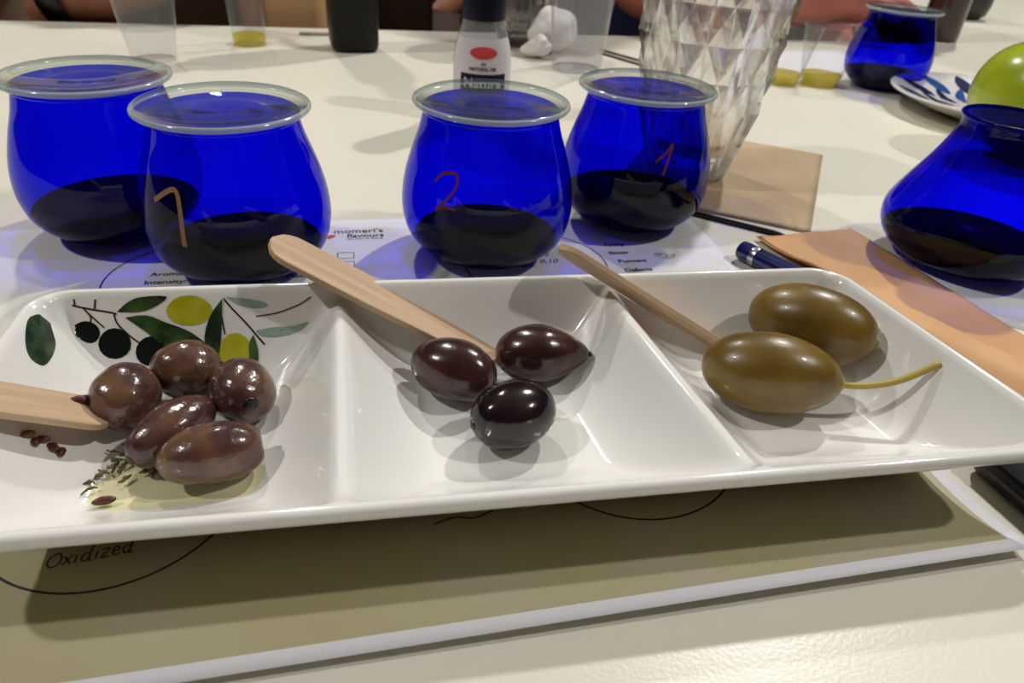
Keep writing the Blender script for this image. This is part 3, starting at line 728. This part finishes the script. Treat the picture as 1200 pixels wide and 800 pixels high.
# ------------------------------------------------------------------ crystal tumblers
def crystal(x, y, label, Hh=112):
    n = 12
    r = empty('crystal_tumbler', V(x, y, .1 if y > 500 else 1.2)); tag(r, label, 'glass', 'cut crystal tumblers')
    vs_, fs = [], []
    def rad(z): return 20.5 + 17.5 * (max(z, 0) / Hh) ** .75 + 2.0 * math.sin(math.pi * z / Hh)
    def row(z, off, g=0.0):
        k0 = len(vs_)
        for i in range(n):
            t = 2 * math.pi * (i + off) / n; rr = rad(z) + g; vs_.append((rr * math.cos(t), rr * math.sin(t), z))
        return k0
    b0 = row(0, 0, -1.0); b1 = row(2, 0); b2 = row(9, 0)
    for a_, c_ in ((b0, b1), (b1, b2)):
        for i in range(n): k = (i + 1) % n; fs.append((a_ + i, a_ + k, c_ + k, c_ + i))
    # bands of cut diamonds, each with its point standing proud
    zs = [9, 38, 54, 71, 88, 104]; rows = [b2]
    for q, z in enumerate(zs[1:]): rows.append(row(z, .5 * ((q + 1) % 2), -1.2))
    mids = []
    for q, z in enumerate(zs):
        m0 = len(vs_)
        if q == 0: mids.append(None); continue
        for i in range(n):
            t = 2 * math.pi * (i + .5 + .5 * (q % 2)) / n; rr = rad(z) + 1.9; vs_.append((rr * math.cos(t), rr * math.sin(t), z))
        mids.append(m0)
    for q in range(len(zs) - 1):
        lo, hi = rows[q], rows[q + 1]; od = q % 2
        for i in range(n):
            k = (i + 1) % n
            # triangle standing on the lower row, apex above; and its neighbour hanging from the upper row
            ap = hi + (i if not od else k)
            if mids[q] is None: fs.append((lo + i, lo + k, ap))
            else: fs.append((lo + i, mids[q] + i, ap)); fs.append((mids[q] + i, lo + k, ap))
            lw_ = lo + (k if not od else i)
            fs.append((hi + i, lw_, mids[q + 1] + i)); fs.append((mids[q + 1] + i, lw_, hi + k))
    top = row(Hh, .5 * ((len(zs) - 1) % 2)); last = rows[-1]
    for i in range(n):
        k = (i + 1) % n; fs.append((last + i, mids[-1] + i, top + i)); fs.append((mids[-1] + i, top + k, top + i)); fs.append((mids[-1] + i, last + k, top + k))
    base0, topo = b0, .5 * ((len(zs) - 1) % 2)
    prev = top
    # rounded rim, inner wall, thick inner bottom
    for z, off in ((Hh + 1, -1.5), (Hh, -3), (Hh * .7, -5), (Hh * .4, -6), (22, -6.5), (15, -9), (13, -15)):
        cur = row(z, topo, max(off, 1 - rad(z)))
        for i in range(n):
            k = (i + 1) % n; fs.append((prev + i, prev + k, cur + k, cur + i))
        prev = cur
    fs.append(tuple(range(prev, prev + n))); fs.append(tuple(reversed(range(n))))
    link('cut_body', mesh('cut_body', vs_, fs, smooth=False), M['crystal'], r)
    return r
crystal(88, 384, 'cut crystal tumbler standing on the pale kraft napkin')
crystal(-12, 706, 'cut crystal tumbler beside the crumpled tissue')

# ------------------------------------------------------------------ plastic cups
def cup(name, x, y, rb, rt_, h, label, mat='plastic', oil=0, ribs=0, group=None):
    r = empty(name, V(x, y, .05)); tag(r, label, 'cup', group)
    n = 40; pr = []
    for k in range(n + 1):
        z = h * k / n; rr = rb + (rt_ - rb) * k / n
        if ribs and z < ribs: rr += .5 * math.sin(z * 1.4)
        pr.append((rr, z))
    pr += [(rt_ + .9, h + .2), (rt_ + 1.2, h + .8), (rt_ + .7, h + 1.3), (rt_ - .2, h + 1.0)]
    pr = [(rb * .6, 1.6), (rb - 2, 1.4), (rb - 1, 0)] + pr
    v, f = lathe(pr, 48, True, False); link('wall', mesh('wall', v, f), M[mat], r)
    if oil:
        k = (rt_ - rb) / h
        v, f = lathe([(rb - .9, 1.8), (rb - .6 + k * oil, oil)], 40); o = link('oil', mesh('oil', v, f), M['yoil'], r); o['label'] = 'yellow oil in the bottom'; sharp(o)
    return r
GC = 'small clear sample cups'
cup('sample_cup', -281, 549, 15, 25, 62, 'empty clear sample cup behind the unnumbered blue glass', group=GC)
cup('sample_cup', -235, 622, 13, 17, 62, 'clear sample cup of yellow oil beside the dark bottle', oil=8, group=GC)
cup('sample_cup', 207, 622, 12.5, 22, 45, 'clear oil sample cup close to the crystal tumbler', oil=9, group=GC)
cup('sample_cup', 240, 628, 15, 23, 45, 'clear oil sample cup close to the small-looking covered blue glass', oil=9, group=GC)
cup('water_cup', 36, 620, 20, 29, 95, 'tall foggy plastic water cup with ribbed base', 'plastic_foggy', ribs=16)

# ------------------------------------------------------------------ bottles
def lathe_part(name, prof, mat, parent, n=40, c0=True, c1=True, sm=True):
    v, f = lathe(prof, n, c0, c1); o = link(name, mesh(name, v, f), mat, parent); return sharp(o)
b = empty('square_bottle', V(-151, 634, .05), R(20)); tag(b, 'dark square oil bottle standing on the table', 'bottle')
def sq_loft(secs, rr=.28, n=24):
    vs_, fs = [], []
    for h, z in secs:
        for i in range(n):
            t = 2 * math.pi * i / n; c, s = math.cos(t), math.sin(t); q = (abs(c) ** 5 + abs(s) ** 5) ** -.2
            vs_.append((h * q * c, h * q * s, z))
    for k in range(len(secs) - 1):
        for i in range(n):
            j = (i + 1) % n; fs.append((k * n + i, k * n + j, (k + 1) * n + j, (k + 1) * n + i))
    fs.append(tuple(reversed(range(n)))); fs.append(tuple(range((len(secs) - 1) * n, len(secs) * n)))
    return vs_, fs
v, f = sq_loft([(16, 0), (18.5, 1.5), (19.5, 6), (20.5, 60), (21, 120), (20, 135), (14, 148), (11, 156)]); link('body', mesh('body', v, f), M['dbottle'], b)
lathe_part('neck', [(11, 154), (10.5, 175), (11.5, 178)], M['dbottle'], b); lathe_part('cap', [(12.5, 176), (12.5, 200), (11.5, 202)], M['black'], b)
v, f = bbox(-14, 14, -21.3, -20.4, 62, 110, .2, 1); link('label', mesh('label', v, f), M['dbottle'], b)

b = empty('water_bottle', V(-31, 462, .05), R(8)); tag(b, 'small clear bottle with navy cap and printed label, behind the glass with red 2', 'bottle')
lathe_part('body', [(14, 0), (17, 2), (17.8, 8), (17.8, 36), (17, 43), (14.6, 51), (12.6, 57), (12.2, 64)], M['plastic_foggy'], b, c1=False)
lathe_part('cap', [(12.8, 59), (13.0, 61), (12.6, 100), (11.5, 102)], M['navy'], b)
M['label_white'] = pbr('label_white', (214, 206, 214), .5)
def wrap(prof_r, t0, t1, z0, z1, n=24, mz=8):
    vs_, fs = [], []
    for j in range(mz + 1):
        z = z0 + (z1 - z0) * j / mz
        for i in range(n + 1):
            t = t0 + (t1 - t0) * i / n; rr = prof_r(z); vs_.append((rr * math.cos(t), rr * math.sin(t), z))
    for j in range(mz):
        for i in range(n): q = j * (n + 1) + i; fs.append((q, q + 1, q + n + 2, q + n + 1))
    return vs_, fs
BR = [(0, 17.8), (36, 17.8), (43, 17.0), (51, 14.6), (57, 12.6)]
def br(z): return rad_at(BR, z)
v, f = wrap(lambda z: br(z) + .25, R(-165), R(-15), 3, 50); lb = link('label', mesh('label', v, f), M['label_white'], b)
def on_label(name, pts, mat, lift):
    n = len(pts); cx = sum(p[0] for p in pts) / n; cz = sum(p[1] for p in pts) / n; vs_, fs = [], []
    for k in (4, 3, 2, 1, .1):
        for x, z in pts:
            x, z = cx + (x - cx) * k / 4, cz + (z - cz) * k / 4
            t = R(-92) + x / 17.5; rr = br(z) + lift; vs_.append((rr * math.cos(t), rr * math.sin(t), z))
    for k in range(4):
        for i in range(n): q = (i + 1) % n; fs.append((k * n + i, k * n + q, k * n + n + q, k * n + n + i))
    fs.append(tuple(range(4 * n, 5 * n)))
    return link(name, mesh(name, vs_, fs), mat, lb)
on_label('red_oval', [(8.5 * math.cos(t), 42.5 + 3.4 * math.sin(t)) for t in [2 * math.pi * i / 20 for i in range(20)]], M['redink'], .5)
v, f = wrap(lambda z: br(z) + .5, R(-92 - 46), R(-92 + 48), 20, 30.5); link('navy_band', mesh('navy_band', v, f), M['navy'], lb)
def curved_text(s, size, zc, mat, lift, bold=.1):
    me = text_mesh('label_text', s, size, bold)
    xs = [v_.co.x for v_ in me.vertices]; mx = (min(xs) + max(xs)) / 2
    for v_ in me.vertices:
        x = (v_.co.x - mx) * 1000; z = zc + v_.co.y * 1000; t = R(-92) + x / 17.5; rr = br(z) + lift
        v_.co = (rr * math.cos(t) * .001, rr * math.sin(t) * .001, z * .001)
    return link('label_text', me, mat, lb)
curved_text('Natura', 8.0, 22.6, M['label_white'], .75)
curved_text('NATURAL OIL', 2.6, 32.6, M['ink'], .5); curved_text('VN', 2.2, 35.6, M['ink'], .5)

x, y = TBW(675, 762)
b = empty('brown_bottle', V(x, y, .05)); tag(b, 'very dark brown bottle standing on the second table', 'bottle')
lathe_part('body', [(19, 0), (21, 2), (21.5, 8), (21.5, 120), (19, 138), (11, 152)], M['brown_bottle'], b); lathe_part('neck', [(11, 150), (10, 190)], M['brown_bottle'], b); lathe_part('cap', [(11.5, 188), (11.5, 206)], M['black'], b)
x, y = TBW(842, 930)
b = empty('black_pouch', V(x, y, .05), TA); tag(b, 'rounded black pouch lying on the second table', 'bag')
v, f = sq_loft([(24, 0), (31, 5), (34, 18), (34, 50), (30, 66), (18, 74)]); o = link('body', mesh('body', v, f), M['black'], b); o.scale = (1, .8, 1)
v, f = tube(spline([(-18, 0, 70), (-14, 0, 96), (0, 0, 104), (14, 0, 96), (18, 0, 70)], 5), 2.5, 8); link('handle', mesh('handle', v, f), M['black'], b)

# ------------------------------------------------------------------ napkins, pen, pencil, phone
def rnoise(x, y, s=0.0): return math.sin(x * .11 + 1.3 + s) * math.sin(y * .09 + .5 + s) * .5 + math.sin(x * .23 + y * .17 + 2 * s) * .25
def cloth(name, hx, hy, zf, label, mat, loc, rz, layers=1, nx=28, ny=28, th=.5):
    r = empty(name, loc, rz); tag(r, label, 'napkin')
    for k in range(layers):
        link('fold', paper_mesh('fold', hx - k * .9, hy - k * .7, lambda x, y, k=k: zf(x, y) + k * .55, nx, ny, th), mat, r)
    return r
c0 = ((181 + 87) / 2, (434 + 469) / 2); 
NA_ = math.atan2(-121, -45) + math.pi / 2
ncx = (181 + 136 + 42 + 87) / 4; ncy = (434 + 313 + 348 + 469) / 4
cloth('kraft_napkin', 50, 64.5, lambda x, y: .45 + .0 * x, 'folded pale kraft paper napkin under the crystal tumbler', M['kraft'], V(ncx, ncy, .1), NA_ + math.pi, 2)
# second napkin bridges the pen
PEN0, PEN_D = (95, 282), Vector((.62, -.785)).normalized()
NB_C = (157.5, 241.0); NB_A = math.atan2(-88, 32) + math.pi / 2
def nb_z(x, y):
    c, s = math.cos(NB_A), math.sin(NB_A); X = NB_C[0] + c * x - s * y; Y = NB_C[1] + s * x + c * y
    d = abs((X - PEN0[0]) * -PEN_D.y + (Y - PEN0[1]) * PEN_D.x)
    return 1.6 + 8.4 * math.exp(-max(0, d - 3) ** 2 / 110) + .4 * rnoise(x * 2, y * 2)
cloth('tan_napkin', 26.5, 74, nb_z, 'folded orange-tan kraft napkin beside the plate end, lying over the pen', M['kraft2'], V(*NB_C, .1), NB_A, 2, 30, 60)
p = empty('pen', V(PEN0[0], PEN0[1], 4.3), math.atan2(PEN_D.y, PEN_D.x)); tag(p, 'dark blue pen with a silver band poking out from under the tan napkin', 'pen')
def xl(prof, n=28):
    v, f = lathe(prof, n); return [(q[2], q[0], q[1]) for q in v], f
for nm, pr, mt in (('barrel', [(4.0, 9.5), (4.1, 12), (4.1, 110), (2.2, 126), (.8, 134)], 'pen'), ('band', [(4.2, 6.8), (4.25, 7), (4.25, 9.3), (4.2, 9.5)], 'silver'), ('end_cap', [(3.2, 0), (3.9, .6), (4.1, 2), (4.1, 6.8)], 'pen')):
    v, f = xl(pr); sharp(link(nm, mesh(nm, v, f), M[mt], p))
p = empty('pencil', V(72, 331, 1.3), math.atan2(-22, 46)); tag(p, 'thin black pencil along the front edge of the pale kraft napkin', 'pencil')
v, f = xl([(1.2, 0), (1.25, .5), (1.25, 50)], 12); sharp(link('shaft', mesh('shaft', v, f), M['black'], p))
v, f = xl([(1.25, 50), (.2, 57)], 12); sharp(link('tip', mesh('tip', v, f), M['ink'], p))
ph = empty('phone', V(188.5, 98.5, .05), R(19)); tag(ph, 'black phone lying on the table beyond the tasting sheet', 'phone')
v, f = bbox(-36, 36, -72, 72, 0, 7.6, 3, 3); link('case', mesh('case', v, f), M['black'], ph)
v, f = bbox(-35.2, 35.2, -71.2, 71.2, 7.0, 7.9, .3, 1); link('screen', mesh('screen', v, f), M['screen'], ph)

# ------------------------------------------------------------------ patterned saucer and apple
SX, SY = 345, 560
s = empty('patterned_saucer', V(SX, SY, .05)); tag(s, 'white saucer with navy and blue leaf pattern behind the green apple', 'plate')
sp = [(30, 0), (34, 0), (40, 2.5), (60, 9.5), (70, 14.0), (71.5, 14.6), (71.8, 15.6), (70.5, 16.0), (60, 12.0), (46, 7.2), (36, 4.6), (20, 4.0), (.5, 4.0)]
v, f = lathe(sp, 72); link('dish', mesh('dish', v, f), M['porcelain'], s)
STOP = [(.5, 4.0), (20, 4.0), (36, 4.6), (46, 7.2), (60, 12.0), (70.5, 16.0)]
def sz(r): return rad_at(STOP, max(.6, r))
M['navy_print'] = pbr('navy_print', (38, 44, 84), .15, coat=.5); M['blue_print'] = pbr('blue_print', (44, 88, 150), .15, coat=.5)
def sleaf(th, r0, r1, wd, mat, sk=.0):
    K = 12; vs_ = []
    for k in range(K + 1):
        u = k / K; r = r0 + (r1 - r0) * u; h = wd * math.sin(math.pi * u) ** .7 / 2; t = th + sk * (u - .5)
        for sg in (-1, 0, 1):
            x = r * math.cos(t) - sg * h * math.sin(t); y = r * math.sin(t) + sg * h * math.cos(t); vs_.append((x, y, sz(math.hypot(x, y)) + .2))
    fs = []
    for k in range(K):
        for c in (0, 1): q = 3 * k + c; fs.append((q, q + 1, q + 4, q + 3))
    link('printed_leaf', mesh('printed_leaf', vs_, fs), M[mat], s)
for k in range(14):
    th = 2 * math.pi * k / 14 + .1
    sleaf(th, 40, 67, 12, 'navy_print' if k % 4 else 'blue_print', .12)
    sleaf(th + .22, 22, 50, 8, 'navy_print' if k % 3 else 'blue_print', -.3)
ap = empty('green_apple', V(308, 455, .1)); tag(ap, 'yellow-green apple standing between the uncovered blue glass and the saucer', 'apple')
pr = []
for k in range(33):
    t = math.pi * k / 32; rr = 38 * math.sin(t) * (1 + .06 * math.cos(t) * -1); z = 37 - 36 * math.cos(t) * (1 - .16 * (1 - math.sin(t)) ** 2)
    if k == 0 or k == 32: rr = .5
    pr.append((rr, z + (3 if k == 0 else (-5 if k == 32 else 0))))
v, f = lathe(pr, 48); link('flesh', mesh('flesh', v, f), M['apple'], ap)
v, f = tube([(0, 0, 66), (1, 0, 74), (3, 1, 83)], [1.2, 1.1, 1.5], 8); link('stalk', mesh('stalk', v, f), M['dark_wood'], ap)

# ------------------------------------------------------------------ tissue, stirrers, smear
def crumple(name, x, y, r0, label, seed):
    rnd = random.Random(seed); bm = bmesh.new(); bmesh.ops.create_icosphere(bm, subdivisions=4, radius=1)
    dirs = [Vector((rnd.gauss(0, 1), rnd.gauss(0, 1), rnd.gauss(0, 1))).normalized() for _ in range(16)]
    for v_ in bm.verts:
        d = v_.co.normalized(); q = .78
        for k, u in enumerate(dirs): q += (.22 if k % 2 else -.17) * max(0, d.dot(u) - .72) / .28
        v_.co = d * r0 * q * .001; v_.co.z *= .8
    mz = min(v_.co.z for v_ in bm.verts)
    for v_ in bm.verts: v_.co.z -= mz
    me = bpy.data.meshes.new(name); bm.to_mesh(me); bm.free()
    o = link(name, me, M['tissue'], None, V(x, y, .05)); return tag(o, label, 'tissue')
crumple('crumpled_tissue', 20, 676, 25, 'crumpled white tissue ball behind the tall water cup', 2)
crumple('crumpled_tissue', 5, 650, 13, 'small crumpled white tissue scrap in front of the tissue ball', 5)
for (x0, y0, x1, y1, lb_) in ((62, 700, 100, 660, 'brown stirrer lying beside the tall water cup, farther of a pair'), (62, 684, 97, 645, 'brown stirrer lying beside the tall water cup, nearer of a pair')):
    L = math.hypot(x1 - x0, y1 - y0); v, f = bbox(0, L + 40, -1.6, 1.6, 0, 1.5, .4, 1)
    tag(link('stirrer', mesh('stirrer', v, f), M['dark_wood'], None, V(x0, y0, .05), math.atan2(y1 - y0, x1 - x0)), lb_, 'stirrer')
x, y = TBW(-20, 704)
v, f = bbox(-16, 16, -3, 3, 0, 2, .8, 1); tag(link('wrapper', mesh('wrapper', v, f), M['table_edge'], None, V(x, y, .05), TA), 'grey-brown paper wrapper strip beside the dark square bottle', 'wrapper')

# ------------------------------------------------------------------ handbag and people across the table
def chair(a, b, label):
    x, y = TBW(a, b); r = empty('chair', (x * .001, y * .001, 0), TA); tag(r, label, 'chair')
    v, f = bbox(-180, 180, -200, 200, 425, 455, 10, 2); link('seat', mesh('seat', v, f, smooth=False), M['dark_wood'], r)
    v, f = bbox(-175, 175, 195, 220, 560, 840, 8, 2); link('backrest', mesh('backrest', v, f, smooth=False), M['dark_wood'], r)
    v, f = bbox(-16, 16, -16, 16, 0, 426, 3, 1); lm = mesh('chair_leg', v, f, smooth=False)
    for sx in (-1, 1):
        for sy in (-1, 1): link('leg', lm, M['dark_wood'], r, (sx * .155, sy * .175, 0))
        v, f = bbox(-14, 14, -12, 12, 450, 600, 3, 1); link('back_post', mesh('back_post', v, f, smooth=False), M['dark_wood'], r, (sx * .15, .205, 0))
    return r
chair(-45, 900, 'dark wooden chair holding the handbag')
bx, by = TBW(-45, 800)
b = empty('handbag', (bx * .001, by * .001, .456), TA); tag(b, 'tan and rust leather handbag standing behind the table edge', 'handbag')
v, f = bbox(-42, 32, -30, 30, 0, 420, 18, 4); link('body', mesh('body', v, f), M['tan_leather'], b)
v, f = bbox(-47, -24, -33, 33, -.0, 424, 8, 3); link('side_panel', mesh('side_panel', v, f), M['rust_leather'], b)
v, f = tube(spline([(-25, 0, 410), (-20, 0, 490), (0, 0, 520), (18, 0, 490), (22, 0, 410)], 5), 6, 8); link('handle', mesh('handle', v, f), M['rust_leather'], b)

def skin_mesh(name, chains, sub=2):
    """chains: lists of ((x, y, z) mm, radius mm); points shared by value are one joint; first point is the root"""
    idx, vs_, rs, es = {}, [], [], []
    for ch in chains:
        prev = None
        for p, r in ch:
            key = tuple(round(c, 2) for c in p)
            if key not in idx: idx[key] = len(vs_); vs_.append([c * .001 for c in p]); rs.append(r)
            i = idx[key]
            if prev is not None and prev != i: es.append((prev, i))
            prev = i
    me = bpy.data.meshes.new(name); me.from_pydata(vs_, es, [])
    o = bpy.data.objects.new(name, me); COL.objects.link(o)
    sk = o.modifiers.new('skin', 'SKIN'); sk.use_smooth_shade = True
    for i, r in enumerate(rs):
        # entries may be pairs (rx, ry)
        rr = r if isinstance(r, tuple) else (r, r); me.skin_vertices[0].data[i].radius = (rr[0] * .001, rr[1] * .001); me.skin_vertices[0].data[i].use_root = (i == 0)
    sb = o.modifiers.new('sub', 'SUBSURF'); sb.levels = sub; sb.render_levels = sub
    dg = bpy.context.evaluated_depsgraph_get(); dg.update()
    out = bpy.data.meshes.new_from_object(o.evaluated_get(dg)); bpy.data.objects.remove(o); bpy.data.meshes.remove(me)
    out.name = name; out.materials.clear()
    for p in out.polygons: p.use_smooth = True
    return out
def hand_chains(wr, d, side, nrm, curl=.35, s=1.0):
    """wrist point, pointing direction, thumb-side direction, back-of-hand normal"""
    d, side, nrm = Vector(d).normalized(), Vector(side).normalized(), Vector(nrm).normalized(); wr = Vector(wr); ch = []
    palm = wr + d * 45 * s
    ch.append([(tuple(wr), 26 * s), (tuple(palm), 24 * s)])
    for k, (off, L) in enumerate(((30, 70), (10, 80), (-10, 74), (-28, 58))):
        p = palm; kn = wr + d * 88 * s + side * off * .95 * s
        pts = [(tuple(palm), 24 * s), (tuple(kn), 11 * s)]; ang = 0; q = kn
        for seg, rr in ((.45, 9.5), (.32, 8.5), (.25, 7.5)):
            ang += curl; q = q + (d * math.cos(ang) - nrm * math.sin(ang)) * L * seg * s; pts.append((tuple(q), rr * s))
        ch.append(pts)
    tb = wr + d * 26 * s + side * 26 * s; t1 = tb + (d * .7 + side * .6 - nrm * .15).normalized() * 34 * s; t2 = t1 + (d * .9 + side * .2 - nrm * .3).normalized() * 28 * s
    ch.append([(tuple(wr), 26 * s), (tuple(tb), 14 * s), (tuple(t1), 11 * s), (tuple(t2), 9 * s)])
    return ch
def person(px, py, label, arms, skin, top, legs, sleeve=.35, lean=0):
    """local frame: table frame, origin at the floor below the pelvis; z above the floor; arms: (shoulder side, elbow, wrist, hand dir, thumb side, normal)"""
    x, y = TBW(px, py); r = empty('person', (x * .001, y * .001, 0), TA); tag(r, label, 'person')
    hip = (0, 0, 560); ch = []
    spine = [(hip, (150, 110)), ((0, -lean * .3, 700), (145, 105)), ((0, -lean * .6, 850), (165, 110)), ((0, -lean, 960), (120, 85)), ((0, -lean, 1040), 55), ((0, -lean - 5, 1110), 60), ((0, -lean - 15, 1180), (76, 92)), ((0, -lean - 5, 1250), (70, 86))]
    ch.append(spine); ch.append([((0, -lean - 15, 1180), (76, 92)), ((0, -lean - 112, 1165), 14)])
    tops = [spine[:4] + [((0, -lean, 1010), 62)]]
    tops = [[(p, (rr[0] + 22, rr[1] + 22) if isinstance(rr, tuple) else rr + 12) for p, rr in tops[0]]]
    for sd, el, wr, hd, ts, nr in arms:
        sh_ = (sd * 175, -lean, 955); mid = tuple(sh_[k] * .5 + el[k] * .5 for k in range(3)); fm = tuple(el[k] * .55 + wr[k] * .45 for k in range(3))
        ch.append([((0, -lean, 960), (120, 85)), (sh_, 58), (mid, 46), (el, 40), (fm, 38), (wr, 27)]); ch += hand_chains(wr, hd, ts, nr)
        cut = tuple(sh_[k] + (el[k] - sh_[k]) * sleeve for k in range(3)); tops.append([tops[0][3], (sh_, 68), (cut, 60)])
    for sd in (-1, 1):
        ch.append([(hip, (150, 110)), ((sd * 95, -60, 545), 85), ((sd * 110, -400, 535), 62), ((sd * 110, -420, 300), 50), ((sd * 110, -400, 95), 36), ((sd * 112, -420, 42), 36), ((sd * 115, -540, 32), 28)])
    link('body', skin_mesh('body', ch), M[skin], r)
    link('top', skin_mesh('top', tops), M[top], r)
    tr = []
    for sd in (-1, 1): tr.append([((0, 0, 555), (160, 120)), ((sd * 95, -60, 545), 97), ((sd * 110, -400, 535), 76), ((sd * 110, -420, 300), 64), ((sd * 110, -402, 110), 56)])
    link('trousers', skin_mesh('trousers', tr), M[legs], r)
    hr = [[((0, -lean + 10, 1170), 80), ((0, -lean + 2, 1215), (86, 98)), ((0, -lean - 2, 1262), (76, 92))]]
    link('hair', skin_mesh('hair', hr), M['hair'], r)
    for sd in (-1, 1):
        v, f = lathe([(11 * math.sin(math.pi * k / 8), -11 * math.cos(math.pi * k / 8)) for k in range(9)], 12, False, False)
        link('eye', mesh('eye', v, f), M['ink'], r, (sd * .032, (-lean - 88) * .001, 1.19))
    return r
PEOPLE = True
if PEOPLE:
    # first person: bare forearm with a black strap along the table edge, cream shirt
    pa, pb = -440, 985
    pr_ = person(pa, pb, 'person in cream top resting a bare forearm with black wrist strap on the table edge',
        [(1, (-152 - pa, 760 - pb, 781), (-256 - pa, 785 - pb, 756), (-.1, .6, -.8), (0, -1, 0), (.3, 0, 1)),
         (-1, (-200, -100, 730), (-120, -230, 640), (.7, -.5, -.2), (0, 0, 1), (0, -1, 0))], 'skin', 'cream_cloth', 'dark_cloth', .5, 60)
    v, f = lathe([(31, -10), (34.5, -9), (34.5, 9), (31, 10)], 28, False, False)
    st = link('wrist_strap', mesh('wrist_strap', v, f), M['black'], pr_, ((-243 - pa) * .001, (782 - pb) * .001, .759))
    st.rotation_euler = Vector((-98, 24, -24)).to_track_quat('Z', 'Y').to_euler()
    chair(pa, pb + 30, 'dark wooden chair under the person in the cream top')
    pa, pb = 70, 1640
    person(pa, pb, 'person in a black top sitting behind the dark square bottle',
        [(1, (215, 0, 690), (80, -90, 600), (-.5, -.3, -.5), (0, 0, 1), (0, -1, 0)), (-1, (-215, 0, 690), (-80, -90, 600), (.5, -.3, -.5), (0, 0, 1), (0, -1, 0))], 'skin', 'dark_cloth', 'brown_cloth', .95, 60)
    chair(pa, pb + 30, 'dark wooden chair under the person in black')
    pa, pb = 455, 1000
    person(pa, pb, 'person in a navy dress with bare arms resting an elbow and hand on the table',
        [(-1, (298 - pa, 765 - pb, 782), (510 - pa, 770 - pb, 776), (1, .1, -.05), (0, -1, .2), (0, .1, 1)),
         (1, (165, -90, 720), (130, -230, 640), (-.4, -.8, -.2), (0, 0, 1), (1, 0, 0))], 'skin_pink', 'navy_cloth', 'navy_cloth', .3, 70)
    chair(pa, pb + 30, 'dark wooden chair under the person in the navy dress')
